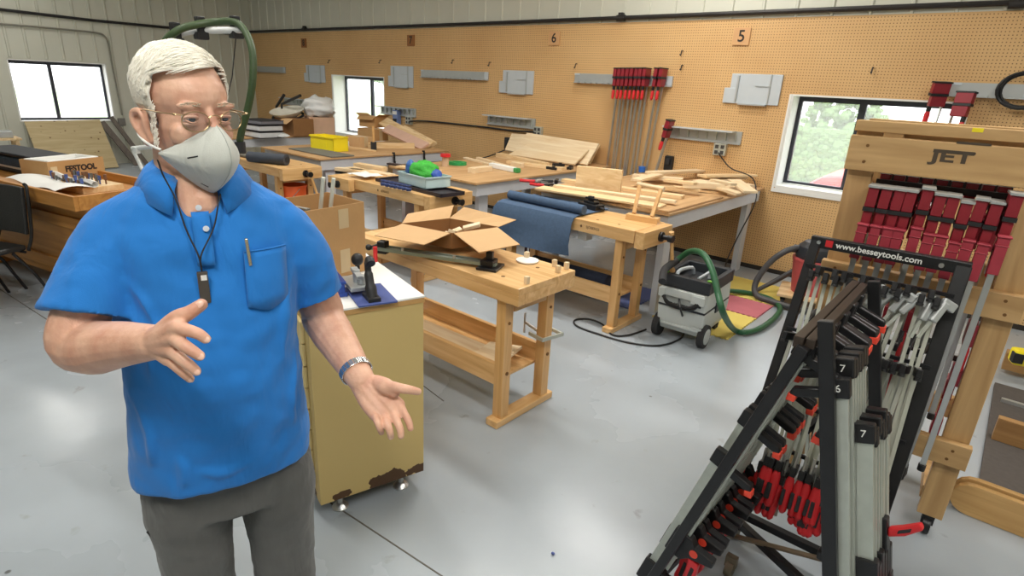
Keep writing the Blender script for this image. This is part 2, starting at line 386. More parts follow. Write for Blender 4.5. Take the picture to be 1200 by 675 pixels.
# ---------------- wall fixtures on the pegboard
def wp(px, py, off=0.0): return aty(px, py, WY-off)
digit_m = mat('digit', sr(40, 32, 26), .6)
sign_wood = mat('signwood', sr(206, 160, 112), .6); sign_dark = mat('signdark', sr(150, 98, 50), .6)
for px, py, dg, sm, lb in ((650, 45, '6', sign_wood, 'small square wooden plate numbered 6 high on the pegboard'), (869.5, 43, '5', sign_wood, 'small square wooden plate numbered 5 high on the pegboard'), (482, 47.5, '7', sign_dark, 'small dark wooden number plate high on the pegboard above the small window, right of it'), (356.5, 50.5, '8', sign_dark, 'small dark wooden number plate furthest left on the pegboard')):
    c = wp(px, py); t = thing('number_sign', lb, 'number sign', (c.x, WY-.008, c.z), group='number plates on the pegboard')
    MB().cbox((0, 0, 0), (.165, .014, .155)).build('plate', sm, t, bevel=.002)
    text('digit', dg, .15, digit_m, t, (0, -.008, 0), (pi/2, 0, 0), bold=.002)
def rail(px0, px1, py0, py1, lb, lower=False, notch=True):
    a, c = wp(px0, (py0+py1)/2), wp(px1, (py0+py1)/2); L = c.x-a.x; z = (a.z+c.z)/2
    t = thing('clamp_rail', lb, 'clamp rail', ((a.x+c.x)/2, WY, z), group='aluminium rails on the pegboard')
    if lower:
        h = .13
        MB().box((-L/2, -.012, -h/2), (L/2, -.002, h/2)).build('back_plate', alu, t)
        MB().box((-L/2, -.13, h/2-.012), (L/2-.06, -.012, h/2)).build('shelf_plate', alu_panel, t)
        g = MB()
        for k in range(8):
            x = -L/2+L*(k+.5)/8; g.box((x-.003, -.03, -h/2+.03), (x+.003, -.012, h/2-.012))
        g.build('rib_pattern', galv, t)
        MB().box((-L/2, -.035, -h/2), (L/2, -.012, -h/2+.012)).build('lip', alu, t)
    else:
        h = .11
        MB().box((-L/2, -.012, -h/2), (L/2, -.002, h/2)).build('back_plate', alu, t)
        n = int(L/.085); g = MB()
        for k in range(n):
            x = -L/2+.05+k*(L-.06)/n; g.box((x, -.075, -h/2), (x+(L-.06)/n*.62, -.012, -h/2+.012))
        g.box((-L/2, -.03, -h/2), (L/2, -.012, -h/2+.012)); g.build('notched_shelf', alu, t)
        MB().box((-L/2, -.02, h/2-.02), (-L/2+.07, -.012, h/2-.001)).build('end_plate', alu_panel, t); MB().box((L/2-.07, -.02, -h/2+.014), (L/2, -.012, h/2)).build('end_plate', alu_panel, t)
    return t
rail(300, 335, 77, 86, 'short aluminium rail furthest left high on the pegboard')
rail(494, 573, 82.5, 93, 'long empty aluminium rail between the two small grey panels high on the pegboard')
railC = rail(674, 789, 87, 100, 'aluminium rail that holds the cluster of long red clamps')
rail(1113, 1215, 98, 115, 'aluminium rail at the right edge above the wooden rack')
rail(334, 371, 115, 125, 'aluminium shelf rail furthest left behind the white plastic bag', True)
rail(447, 488, 125, 136, 'aluminium shelf rail to the right of the small window', True)
rail(572, 628, 135, 150, 'aluminium shelf rail above the leaning pale panels', True)
rail(781, 870, 148, 168, 'aluminium shelf rail above the outlet and the board heap', True)
for (a, b_, c, d), lb in (((357, 76, 382, 97), 'small grey sheet-metal panel furthest left on the pegboard'), ((456, 77, 485, 103), 'small grey sheet-metal panel up and right of the small window'), ((587, 82, 625, 111), 'pale grey sheet-metal panel below the number 6 plate'), ((853, 86, 912, 124), 'largest grey sheet-metal panel below the number 5 plate')):
    p, q = wp(a, b_), wp(c, d); L = q.x-p.x; H = p.z-q.z
    t = thing('metal_bracket', lb, 'metal bracket', ((p.x+q.x)/2, WY, (p.z+q.z)/2), group='grey metal panels on the pegboard')
    MB().box((-L/2+L*.1, -.02, -H/2), (L/2, -.002, H/2)).build('plate', alu_panel, t, bevel=.003)
    MB().box((-L/2, -.026, -H/2), (-L/2+L*.22, -.003, H*.02)).build('side_flap', alu_panel, t, bevel=.003)
    MB().box((-L*.28, -.034, -H/2+.02), (-L*.25, -.02, H/2-.02)).box((L*.3, -.03, -H/2), (L*.32, -.02, H/2)).build('rib_pattern', alu, t)
    MB().box((L*.05, -.03, H*.1), (L*.3, -.019, H*.12)).box((-L*.2, -.05, -H/2-.012), (L*.3, -.002, -H/2)).build('lip', alu, t)
outm = mat('outletdark', sr(70, 68, 66), .6)
OUT = []
for (px, py), lb in (((481, 141), 'square wall outlet near the small window with a long cord to the right'), ((632, 154), 'square wall outlet above the leaning pale panels'), ((845, 175), 'square wall outlet under the shelf rail above the board heap')):
    c = wp(px, py); t = thing('wall_outlet', lb, 'outlet', (c.x, WY, c.z), group='outlets on the pegboard'); OUT.append(c)
    MB().cbox((0, -.025, 0), (.13, .05, .12)).build('outlet_box', galv, t, bevel=.004)
    g = MB()
    for sx_ in (-1, 1):
        for sz in (-1, 1): g.cbox((sx_*.03, -.052, sz*.028), (.035, .008, .036))
    g.build('receptacle', outm, t, bevel=.002)
for (px, py), lb in (((785, 191), 'black cradle on the pegboard below the lone clamp'), ((596.5, 168), 'black cradle on the pegboard beside the leaning pale panels')):
    c = wp(px, py); t = thing('wall_cradle', lb, 'wall cradle', (c.x, WY, c.z), group='black cradles on the pegboard')
    MB().cbox((0, -.025, 0), (.10, .05, .16)).build('cradle_body', blackplastic, t, bevel=.012)
    MB().cbox((0, -.06, .02), (.05, .03, .07)).build('cradle_knob', rubber, t, bevel=.008)
c = wp(468, 137.5); t = thing('wall_dispenser', 'blue and white box hanging below the shelf rail beside the small window', 'dispenser', (c.x, WY-.02, c.z))
MB().cbox((0, -.03, 0), (.12, .08, .22)).build('dispenser_body', mat('bluebox', sr(120, 140, 190), .5), t, bevel=.01)
MB().cbox((0, -.075, -.05), (.08, .012, .06)).build('dispenser_opening', rubber, t)
MB().cbox((0, -.074, .07), (.1, .01, .05)).build('dispenser_label', white, t)
# cords
cord_m = mat('cord', sr(26, 26, 28), .5)
def cord(pts, r, lb, n=6, m=cord_m, name='power_cable'):
    return tag(MB().tube(bez(pts, n), r, 7).build(name, m, smooth=True), lb, 'cord')
cord([OUT[0]+V((.05, -.06, -.01)), wp(500, 142, .03), wp(560, 148, .03), wp(600, 153, .03), OUT[1]+V((-.05, -.06, -.01))], .012, 'straight dark cord along the pegboard between the two left outlets')
cord([OUT[1]+V((-.04, -.06, -.02)), wp(618, 162, .12), wp(600, 172, .18), wp(570, 184, .2), wp(552, 187, .25)], .008, 'dark cord drooping from the middle outlet to the middle table')
cord([OUT[2]+V((0, -.06, -.03)), aty(848, 188, 6.0), aty(858, 198, 5.95), aty(880, 207, 5.9), aty(886, 222, 5.72), aty(884, 240, 5.6), aty(866, 275, 5.55), aty(852, 305, 5.4), aty(846, 330, 5.0), aty(838, 345, 4.7)], .006, 'dark cord falling from the right outlet past the white table leg')
# small hooks in the pegboard
for px, py in ((676, 77), (800, 79), (575, 75), (532, 72), (447, 72), (387, 72), (1023, 82), (800, 62)):
    c = wp(px, py); tag(MB().tube([(c.x, WY, c.z+.02), (c.x, WY-.03, c.z+.02), (c.x, WY-.04, c.z-.03), (c.x, WY-.06, c.z-.02)], .006, 6).build('peg_hook', pipe_m, smooth=True), 'small empty metal hook stuck in the pegboard', 'hook', 'empty hooks on the pegboard')

# ================================================================ OUTSIDE
ground = struct('ground_outside', MB().box((-60, WY+TH+.02, -.6), (60, 80, -.35)), mat('lawn', sr(150, 170, 120), .9, var=.2, scale=3))
struct('ground_outside', MB().box((-80, -60, -.6), (WX-TH-.02, 80, -.36)), mat('gravel', sr(190, 188, 180), .9))
struct('road_outside', MB().box((-60, 12.2, -.345), (60, 19, -.33)), mat('road', sr(200, 200, 196), .9))
leaf_m = mat('hedgeleaf', sr(84, 110, 64), .8, var=.5, scale=8, bump=.8, bscale=14)
def bush(c, r, seed, lab, cat='bush', name='bush'):
    rnd = random.Random(seed); mb2 = MB()
    for k in range(260):
        th, ph = rnd.uniform(0, 2*pi), math.acos(rnd.uniform(-.6, 1)); q = V((cos(th)*sin(ph)*r[0], sin(th)*sin(ph)*r[1], cos(ph)*r[2]))*rnd.uniform(.7, 1)
        s3 = rnd.uniform(.08, .16)*min(r); mb2.ell(V(c)+q, (s3, s3, s3), 6, 4)
    return tag(mb2.build(name, leaf_m), lab, cat)
h0, h1, h2 = aty(924, 182, 15).x, aty(992, 182, 15).x, aty(960, 151, 15).z
mb2 = MB(); rnd = random.Random(3)
mb2.box((h0, 15.1, -.35), (h1, 16, h2-.1))
for k in range(900):
    s3 = rnd.uniform(.06, .12)
    mb2.ell((rnd.uniform(h0, h1), 15.08+rnd.uniform(0, .08), rnd.uniform(-.3, h2-.05)) if rnd.random() < .7 else (rnd.uniform(h0, h1), rnd.uniform(15.05, 16), h2-.1), (s3, s3, s3), 6, 4)
tag(mb2.build('hedge', leaf_m), 'clipped green hedge outside the larger window', 'hedge')
q = aty(988, 140, 19); bush((q.x, 19, .9), (1.1, 1.0, 1.5), 5, 'tall rounded shrub outside behind the hedge end', 'shrub', 'shrub')
for lx_, ly_, sd, lb in ((-31, 24, 9, 'pale tree seen outside through the small window'),):
    tt = thing('tree', lb, 'tree', (lx_, ly_, -.35)); 
    MB().tube([(0, 0, 0), (.05, 0, 1.2), (0, .1, 2.6)], [.2, .15, .1], 8).build('trunk', mat('bark', sr(100, 84, 66), .9), tt, smooth=True)
    rnd = random.Random(sd); g = MB()
    for k in range(300):
        q = V((rnd.gauss(0, 1), rnd.gauss(0, 1), rnd.gauss(0, .8))).normalized()*rnd.uniform(.8, 1.3); s3 = rnd.uniform(.15, .3); g.ell(q+V((0, 0, 2.9)), (s3, s3, s3), 6, 4)
    g.build('crown', leaf_m, tt)
def car(loc, rz, cm, lb):
    t = thing('car', lb, 'car', loc, rz)
    prof = [(-2.1, .35), (-2.15, .75), (-1.9, .95), (-1.2, 1.02), (-.7, 1.45), (.7, 1.48), (1.3, 1.05), (2.0, .92), (2.15, .7), (2.1, .35)]
    MB().prism(prof, -.85, .85).build('car_body', cm, t, bevel=.08)
    MB().prism([(-1.05, 1.05), (-.62, 1.38), (.62, 1.41), (1.1, 1.06)], -.87, .87).build('side_glass', mat('carglass', sr(60, 70, 80), .1), t)
    for x in (-1.3, 1.35):
        for y in (-.8, .8): MB().cyl((x, y-.1, .33), (x, y+.1, .33), .33, n=18).build('wheel', rubber, t, smooth=True)
car((aty(968, 190, 11).x+2.05, 11, -.35), .05, mat('carred', sr(190, 30, 40), .3), 'red car parked outside the larger window')
car((-44, 20, -.33), 1.2, mat('carwhite', sr(230, 230, 232), .3), 'white car parked far outside the left wall window')
# ================================================================ BIG TABLES AND BENCHES
def work_table(xr, y0, y1, lb, W=1.22, z=.85, extra=None):
    t = thing('work_table', lb, 'table', (xr-W/2, (y0+y1)/2, 0), group='long work tables along the pegboard')
    L = y1-y0; h = L/2
    MB().box((-W/2-.02, -h, z-.02), (W/2+.02, h, z)).build('tabletop', plytop, t, bevel=.002)
    ap = MB()
    for sx_ in (-1, 1): ap.box((sx_*(W/2-.02)-.02, -h+.03, z-.13), (sx_*(W/2-.02)+.02, h-.06, z-.021))
    ap.box((-W/2+.04, -h+.03, z-.13), (W/2-.04, -h+.07, z-.021)).box((-W/2+.04, h-.1, z-.13), (W/2-.04, h-.06, z-.021)); ap.build('apron', grey_apron, t)
    for sx_ in (-1, 1):
        for sy in (-1, 1): MB().cbox((sx_*(W/2-.07), sy*(h-.17), (z-.13)/2+.00), (.055, .12, z-.13)).build('leg', grey_apron, t, bevel=.003)
    return t
T1 = work_table(-1.90, 4.02, 6.11, 'white-aproned plywood work table with a heap of boards, nearest the large window')
T2 = work_table(-3.68, 3.78, 6.11, 'white-aproned plywood work table holding the leaning pale panels')
T3 = work_table(-5.72, 3.45, 5.35, 'white-aproned plywood work table holding the yellow bin')
T4 = work_table(-8.02, 3.45, 5.15, 'white-aproned plywood work table farthest back, under the white plastic bag', W=1.25)
def bench(x0, x1, y0, y1, lb, front_vise=None, end_vise=True, z=.80, shelf=True, logo=True, rz=0):
    cx, cy = (x0+x1)/2, (y0+y1)/2; L = x1-x0; D = y1-y0
    t = thing('workbench', lb, 'workbench', (cx, cy, 0), rz, group='maple workbenches')
    tb = MB().box((-L/2, -D/2, z-.035), (L/2, D/2, z)).box((-L/2, -D/2, z-.09), (L/2, -D/2+.05, z-.035)).box((-L/2, D/2-.05, z-.09), (L/2, D/2, z-.035)).box((L/2-.06, -D/2+.05, z-.09), (L/2, D/2-.05, z-.035)).box((-L/2, -D/2+.05, z-.09), (-L/2+.06, D/2-.05, z-.035))
    tb.build('bench_top', maple_x, t, bevel=.003)
    hole = MB()
    for sx_ in (.18, .36, .54): hole.cyl((L/2-sx_, -D/2+.09, z-.01), (L/2-sx_, -D/2+.09, z+.0006), .011, n=12)
    hole.cyl((L/2-.16, D/2-.12, z-.01), (L/2-.16, D/2-.12, z+.0006), .011, n=12); hole.build('dog_hole', mat('holewood', sr(120, 84, 44), .8), t)
    for s3 in (-1, 1):
        xx = s3*(L/2-.13)
        for sy in (-1, 1):
            MB().cbox((xx, sy*(D/2-.06), (z-.09)/2+.02), (.06, .062, z-.13)).build('leg', maple_z, t, bevel=.003)
            MB().cyl((xx-s3*0+.031, sy*(D/2-.06), .30), (xx+.036, sy*(D/2-.06), .30), .01, n=10).cyl((xx+.031, sy*(D/2-.06), .58), (xx+.036, sy*(D/2-.06), .58), .008, n=10).build('bolt', mat('holewood', (0, 0, 0)), t)
        MB().box((xx-.04, -D/2-.01, 0), (xx+.04, D/2+.01, .042)).build('foot', maple_y, t, bevel=.006)
        MB().box((xx-.03, -D/2+.1, z-.17), (xx+.03, D/2-.1, z-.1)).build('cross_rail', maple_y, t, bevel=.003)
    for sy in (-1, 1):
        MB().box((-L/2+.16, sy*(D/2-.05)-.014, .22), (L/2-.16, sy*(D/2-.05)+.014, .34)).build('stretcher', maple_x, t, bevel=.003)
    if shelf: MB().box((-L/2+.17, -D/2+.065, .225), (L/2-.17, D/2-.065, .24)).build('shelf', maple_x, t)
    if end_vise:
        MB().box((L/2+.004, -D/2, z-.12), (L/2+.075, D/2-.02, z)).build('vise_jaw', maple_y, t, bevel=.004)
        v = MB().cyl((L/2+.075, 0.02, z-.06), (L/2+.17, .02, z-.06), .017).cyl((L/2+.075, .02, z-.06), (L/2+.095, .02, z-.06), .035).cyl((L/2+.14, .02, z-.06), (L/2+.175, .02, z-.06), .028)
        v.build('vise_screw', blackmetal, t, smooth=True)
        MB().lathe([(.018, -.02), (.018, 0), (.012, .02), (.013, .26), (.02, .27), (.02, .29)], (L/2+.157, .02, z-.03), (.05, .25, -1), 12).build('vise_handle', maple_z, t, smooth=True)
    if front_vise is not None:
        xx = front_vise
        MB().box((xx-.17, -D/2-.07, z-.11), (xx+.17, -D/2-.004, z)).build('vise_jaw', maple_x, t, bevel=.004)
        MB().cyl((xx, -D/2-.07, z-.06), (xx, -D/2-.16, z-.06), .016).cyl((xx, -D/2-.07, z-.06), (xx, -D/2-.09, z-.06), .034).cyl((xx, -D/2-.13, z-.06), (xx, -D/2-.165, z-.06), .027).build('vise_screw', blackmetal, t, smooth=True)
        MB().cyl((xx, -D/2-.148, z-.02), (xx+.05, -D/2-.15, z-.27), .012).build('vise_handle', maple_z, t, smooth=True)
    if logo:
        text('bench_logo', 'SJÖBERGS', .026, mat('inkbrown', sr(92, 60, 34), .7), t, (logo if logo is not True else .1, -D/2-.0012, z-.047), (pi/2, 0, 0), ext=.0004)
        MB().prism([(-.01, 0), (0, .012), (.01, 0), (0, -.012)], -.0012, 0, Matrix.Translation((((logo if logo is not True else .1)-.1), -D/2-.0004, z-.047))).build('bench_emblem', mat('inkbrown', (0, 0, 0)), t)
    return t
B1 = bench(-2.95, -1.62, 1.98, 2.44, 'nearest maple workbench, with the open cardboard box on it', end_vise=False, logo=False)
B2 = bench(-3.15, -1.87, 3.50, 3.94, 'maple workbench draped with the blue-grey mat, beside the vacuum', logo=.30)
B3 = bench(-4.98, -3.66, 3.16, 3.68, 'maple workbench holding the plastic tub with green netting', front_vise=-.48, logo=.14)
B4 = bench(-6.85, -5.58, 2.92, 3.38, 'maple workbench partly behind the man, with a charcoal roll on top', logo=False)
for (px, py) in ((617.5, 328), (654, 315), (664, 311), (650, 308)):
    c = atz(px, py, .82); c.x = min(c.x, -1.64); c.y = min(c.y, 2.42); tag(MB().box((c.x-.011, c.y-.011, .80), (c.x+.011, c.y+.011, .838)).build('bench_dog', palewood, bevel=.002), 'small square wooden bench dog standing near the right end of the nearest workbench', 'bench dog', 'bench dogs on the nearest workbench')
c = atz(618, 306, .802); t = thing('wooden_disc', 'pale flat wooden disc with a small block on it, on the nearest workbench', 'wooden disc', (c.x, c.y, .80), .2)
MB().lathe([(.001, 0), (.055, 0), (.062, .004), (.062, .010), (.001, .010)], (0, 0, 0)).build('disc', white, t, smooth=30)
MB().box((-.04, .03, .0101), (-.015, .055, .04)).build('block', palewood, t, bevel=.002)
# G clamp on the right rear leg of the nearest bench
t = thing('g_clamp', 'small grey metal clamp fixed round a leg of the nearest workbench', 'clamp', (-1.74, 2.36, .42), radians(-10))
MB().beam((-.05, -.06, 0), (.06, -.06, 0), .012, .02).beam((.06, -.066, 0), (.06, .09, 0), .012, .02).beam((-.05, .085, 0), (.066, .085, 0), .012, .02).build('clamp_frame', galv, t, bevel=.002)
MB().cyl((-.16, -.0, .015), (-.04, .0, .0), .009).cyl((-.16, -.0, .07), (-.16, .0, -.05), .006).build('clamp_screw', steel, t, smooth=True)
# boards on the shelf of the nearest bench
for (x0, x1, y0, y1, z0, rz, ty, lb) in ((-2.7, -2.0, 2.08, 2.28, .241, .02, 0, 'long pale board lying on the lower shelf of the nearest workbench'), (-2.05, -1.84, 2.07, 2.33, .275, .25, -.12, 'square board tilted on the lower shelf of the nearest workbench')):
    tag(MB().box((-(x1-x0)/2, -(y1-y0)/2, 0), (((x1-x0)/2), (y1-y0)/2, .016), M4(((x0+x1)/2, (y0+y1)/2, z0), rz, 0, ty)).build('board', palewood, bevel=.001), lb, 'board')
def board(cx, cy, z, L, W, T, rz, lb, m=pine, rx=0, ry=0, group='loose boards on the work tables', name='board'):
    t = MB().box((-L/2, -W/2, 0), (L/2, W/2, T)).build(name, m, bevel=.0015)
    t.location = (cx, cy, z); t.rotation_euler = (rx, ry, rz)
    return tag(t, lb, 'board', group)

# ---------- shallow open cardboard box with flaps on the rail tool
zt = .925; zb = .835
cn, cl, crr = atz(529, 273, zt), atz(471, 262, zt), atz(584, 266, zt)
o = cn; ex = (crr-cn); ey = (cl-cn); ex.z = ey.z = 0
t = thing('cardboard_box', 'shallow open cardboard box with two flaps folded out, on the nearest workbench', 'cardboard box', (cn.x, cn.y, zb))
def P3(u, v, z): q = o+ex*u+ey*v; return (q.x, q.y, z)
g = MB(); th = .006
def wallq(mbx, a, c, z0, z1):
    a, c = V(a), V(c); mbx.beam((a.x, a.y, (z0+z1)/2), (c.x, c.y, (z0+z1)/2), .004, z1-z0)
wallq(g, P3(0, 0, 0), P3(1, 0, 0), zb, zt); wallq(g, P3(1, 0, 0), P3(1, 1, 0), zb, zt); wallq(g, P3(1, 1, 0), P3(0, 1, 0), zb, zt); wallq(g, P3(0, 1, 0), P3(0, 0, 0), zb, zt)
g.add([P3(0, 0, zb), P3(1, 0, zb), P3(1, 1, zb), P3(0, 1, zb), P3(0, 0, zb+.004), P3(1, 0, zb+.004), P3(1, 1, zb+.004), P3(0, 1, zb+.004)], [(3, 2, 1, 0), (4, 5, 6, 7), (0, 1, 5, 4), (1, 2, 6, 5), (2, 3, 7, 6), (3, 0, 4, 7)])
g.build('box_body', cardin, t, world=True)
def flap(pts, name='flap', m=cardpale, par=None):
    a, b_, c, d = [V(p) for p in pts]; rows = [[a.lerp(b_, k/3) for k in range(4)], [d.lerp(c, k/3) for k in range(4)]]
    return MB().sheet(rows, .004).build(name, m, par, world=True)
flap((atz(471, 262.5, zt), atz(527.5, 273.5, zt), atz(497, 287, zt-.02), atz(438.7, 276, zt-.02)), par=t)
flap((atz(532, 273.5, zt), atz(583, 266.7, zt), atz(609, 286.5, zt-.02), atz(561.5, 296, zt-.02)), par=t)
pb = P3(0, 1, zt); pc = P3(1, 1, zt); pd = P3(1, 0, zt)
flap((pb, pc, V(pc)+V((-.07, .1, .055)), V(pb)+V((-.07, .1, .03))), par=t); flap((pc, pd, V(pd)+V((.03, .12, .03)), V(pc)+V((.02, .1, .06))), par=t)
for k, (u, v, r_, l) in enumerate(((.5, .4, .3, .16), (.6, .55, 1.2, .12), (.35, .3, 2.2, .13), (.7, .25, .7, .1))):
    q = P3(u, v, 0); tag(MB().box((-l/2, -.02, 0), (l/2, .02, .02), M4((q[0], q[1], zb+.006+.025*k), r_, .2, .3*(-1)**k)).build('wood_offcut', palewood, bevel=.003), 'pale wood offcut lying inside the shallow open cardboard box', 'wood offcut', 'offcuts inside the shallow cardboard box')
# ---------- long rail tool (mitre saw guide) under the box
a, c = atz(436, 287, .835), atz(586, 313, .815)
dr = (c-a); dr.z = 0; Lr = dr.length; ang = atan2(dr.y, dr.x)
t = thing('rail_jig', 'long metal rail jig with a black base and round black knob, on the nearest workbench', 'jig', (a.x, a.y, .80), ang)
MB().box((0, -.02, .018), (Lr-.02, .015, .03)).box((0, -.028, .016), (Lr-.03, -.02, .034)).box((0, .03, .02), (Lr-.05, .045, .032)).build('rail', mat('railgreen', sr(140, 152, 142), .35, .5), t)
MB().box((Lr-.11, -.06, 0), (Lr+.0, .075, .014)).box((Lr-.1, -.03, .014), (Lr-.03, .05, .045)).box((Lr-.08, .0, .045), (Lr-.045, .03, .085)).build('base', blackmetal, t, bevel=.003)
MB().box((.03, -.03, 0), (.1, .05, .017)).box((.04, -.02, .03), (.09, .03, .065)).build('carriage', blackmetal, t, bevel=.004)
MB().ell((.0, -.035, .03), (.017, .017, .017)).cyl((.0, -.035, .03), (.05, -.0, .045), .006).build('knob', blackplastic, t, smooth=True)
for k in range(2): MB().cyl((.2+.3*k, -.024, .034), (.2+.3*k, -.024, .05), .008).build('set_screw', steel, t, smooth=True)
# ---------- drawer cabinet
ang = radians(-15.5); sx2 = V((cos(ang), sin(ang), 0)); sy2 = V((-sin(ang), cos(ang), 0))
c0 = V((-1.765, .985, 0)); CW, CD = .80, .45
cc = c0 - sx2*(CW/2) + sy2*(CD/2)
m, nt, b = _nt('cabpaint'); b.inputs['Roughness'].default_value = .6
tc = N(nt, 'ShaderNodeTexCoord'); s3 = N(nt, 'ShaderNodeSeparateXYZ'); nt.links.new(tc.outputs['Object'], s3.inputs[0])
no = N(nt, 'ShaderNodeTexNoise', Scale=9.0, Detail=4.0); nt.links.new(tc.outputs['Object'], no.inputs['Vector'])
mr = N(nt, 'ShaderNodeMapRange'); mr.inputs[1].default_value = .11; mr.inputs[2].default_value = .19; mr.inputs[3].default_value = .12; mr.inputs[4].default_value = -.5
nt.links.new(s3.outputs[2], mr.inputs[0]); ad = N(nt, 'ShaderNodeMath', operation='ADD'); nt.links.new(mr.outputs[0], ad.inputs[0]); nt.links.new(no.outputs['Fac'], ad.inputs[1])
gt = N(nt, 'ShaderNodeMath', operation='GREATER_THAN'); nt.links.new(ad.outputs[0], gt.inputs[0]); gt.inputs[1].default_value = .60
mx = N(nt, 'ShaderNodeMix', data_type='RGBA'); nt.links.new(gt.outputs[0], mx.inputs[0]); mx.inputs[6].default_value = c4(sr(204, 178, 116)); mx.inputs[7].default_value = c4(sr(84, 58, 34)); nt.links.new(mx.outputs[2], b.inputs['Base Color'])
cab_m = m
cab2 = mat('cabfront', sr(222, 202, 144), .55, var=.04)
CAB = thing('drawer_cabinet', 'tan painted drawer cabinet on levelling feet with a white top, beside the man', 'cabinet', cc, ang)
MB().box((-CW/2, -CD/2, .075), (CW/2, CD/2, .872)).build('cabinet_body', cab_m, CAB, bevel=.002)
MB().box((-CW/2-.003, -CD/2-.004, .872), (CW/2+.003, CD/2+.003, .893)).build('top_edge', mat('topedge', sr(196, 152, 92), .5), CAB)
MB().box((-CW/2-.004, -CD/2-.005, .893), (CW/2+.004, CD/2+.004, .90)).build('worktop', white, CAB)
for k in range(8):
    z0 = .125+k*.0915
    MB().box((-CW/2+.05, -CD/2-.014, z0), (CW/2-.055, -CD/2, z0+.086)).build('drawer_front', cab2, CAB, bevel=.002)
for sx_ in (-1, 1):
    for sy in (-1, 1):
        MB().lathe([(.032, 0), (.034, .006), (.022, .02), (.012, .026), (.012, .08)], (sx_*(CW/2-.045)-(.0), sy*(CD/2-.09), 0), n=20).build('levelling_foot', steel, CAB, smooth=30)
MB().box((CW/2-.0, -.09, .79), (CW/2+.0025, -.072, .845)).build('tape_strip', offwhite, CAB)
# big cardboard box on the cabinet
za = 1.205; p1 = atz(426, 236.5, za); p2 = atz(380, 244, za); p3 = atz(392.5, 227.5, za)
ex = (p2-p1).normalized(); ey = V((-ex.y, ex.x, 0));
if ey.dot(p3-p1) < 0: ey = -ey
ey = (p3-p1).normalized()
BOXR = thing('cardboard_box', 'tall open cardboard box with tape strips behind the man, holding metal tubes', 'cardboard box', (p1.x, p1.y, .90))
Lb, Db = .34, .27
g = MB(); A = p1; Bp = A+ex*Lb; Dp = A+ey*Db; Cp = Bp+ey*Db
for a, c in ((A, Bp), (Bp, Cp), (Cp, Dp), (Dp, A)): wallq(g, a, c, .902, za)
g.build('box_body', cardboard, BOXR, world=True)
g = MB(); g.add([(p.x, p.y, z) for z in (.9015, .906) for p in (A, Bp, Cp, Dp)], [(0, 1, 2, 3), (7, 6, 5, 4), (0, 4, 5, 1), (1, 5, 6, 2), (2, 6, 7, 3), (3, 7, 4, 0)]); g.build('box_bottom', cardin, BOXR, world=True)
g = MB(); nn = V((ex.y, -ex.x, 0));
if nn.dot(ey) > 0: nn = -nn
for (z0, z1) in ((1.11, 1.19), (.92, 1.02)):
    a = A+ex*.085+nn*.0025; c = A+ex*.135+nn*.0025; g.add([(a.x, a.y, z0), (c.x, c.y, z0), (c.x, c.y, z1), (a.x, a.y, z1), (a.x+nn.x*.001, a.y+nn.y*.001, z0), (c.x+nn.x*.001, c.y+nn.y*.001, z0), (c.x+nn.x*.001, c.y+nn.y*.001, z1), (a.x+nn.x*.001, a.y+nn.y*.001, z1)], [(0, 1, 2, 3), (7, 6, 5, 4), (0, 4, 5, 1), (1, 5, 6, 2), (2, 6, 7, 3), (3, 7, 4, 0)])
g.build('tape', tape, BOXR, world=True)
cB = (A+Cp)/2
for k, (pa, pb2) in enumerate((((368, 243), (379, 208)), ((385, 243), (391, 209)))):
    q = cB+V((0, 0, 0))+ex*(.02-.05*k)-ey*.02; top = aty(*pb2, q.y)
    tag(MB().cyl((q.x, q.y, .92), top, .008).build('metal_tube', mat('paletube', sr(220, 222, 210), .35, .3), smooth=True), 'pale metal tube sticking up out of the tall open cardboard box', 'metal tube', 'tubes in the tall cardboard box')
t = thing('clamp_bundle', 'tangle of grey cast clamp parts heaped in the tall cardboard box', 'clamp parts', (cB.x, cB.y, .907))
g = MB(); rnd = random.Random(4)
for k in range(16):
    q = V((rnd.uniform(-.09, .09), rnd.uniform(-.06, .06), rnd.uniform(.06, .29))); d3 = V((rnd.uniform(-1, 1), rnd.uniform(-1, 1), rnd.uniform(-.3, .8))).normalized()*.05; g.beam(q-d3, q+d3, .018, .012)
g.build('cast_parts', mat('castgrey', sr(140, 138, 128), .5, .4), t, bevel=.002); t['kind'] = 'stuff'
# blue router-table sled on the cabinet
ctr = atz(425, 345, .9); blueal = mat('blueal', sr(48, 78, 160), .35, .4); bluepl = mat('bluepl', sr(72, 88, 150), .5)
t = thing('router_sled', 'blue metal sled with a black curved handle and round knob, on the drawer cabinet', 'sled', (ctr.x+.01, ctr.y+.01, .9), radians(-20)); t.scale = (1.3, 1.3, 1.25)
MB().box((-.07, -.05, 0.0), (.10, .065, .007)).build('base_plate', bluepl, t, bevel=.002)
MB().box((-.20, -.085, .0), (.0, -.055, .014)).box((-.20, -.08, .014), (.0, -.062, .04)).box((-.20, -.086, .04), (.0, -.058, .05)).build('fence', blueal, t, bevel=.002)
MB().tube(bez([(.065, .0, .007), (.045, .0, .05), (.03, 0, .085), (.028, 0, .11), (.045, 0, .125), (.06, 0, .118)], 5), [.017]*5+[.013]*5+[.010]*5+[.011]*5+[.014]*6, 12).box((.02, -.018, .007), (.09, .018, .018)).build('curved_handle', blackplastic, t, smooth=True)
MB().ell((-.09, -.0, .088), (.019, .019, .021)).cyl((-.09, 0, .07), (-.09, 0, .03), .007).build('knob', blackplastic, t, smooth=True)
MB().box((-.1, -.05, .02), (.02, .02, .034)).cyl((-.03, -.02, .02), (-.03, -.02, .075), .011).beam((-.06, -.02, .07), (.01, -.02, .06), .02, .012).cyl((-.01, -.01, .034), (-.01, -.01, .06), .013).build('hold_down', alu, t, bevel=.002)
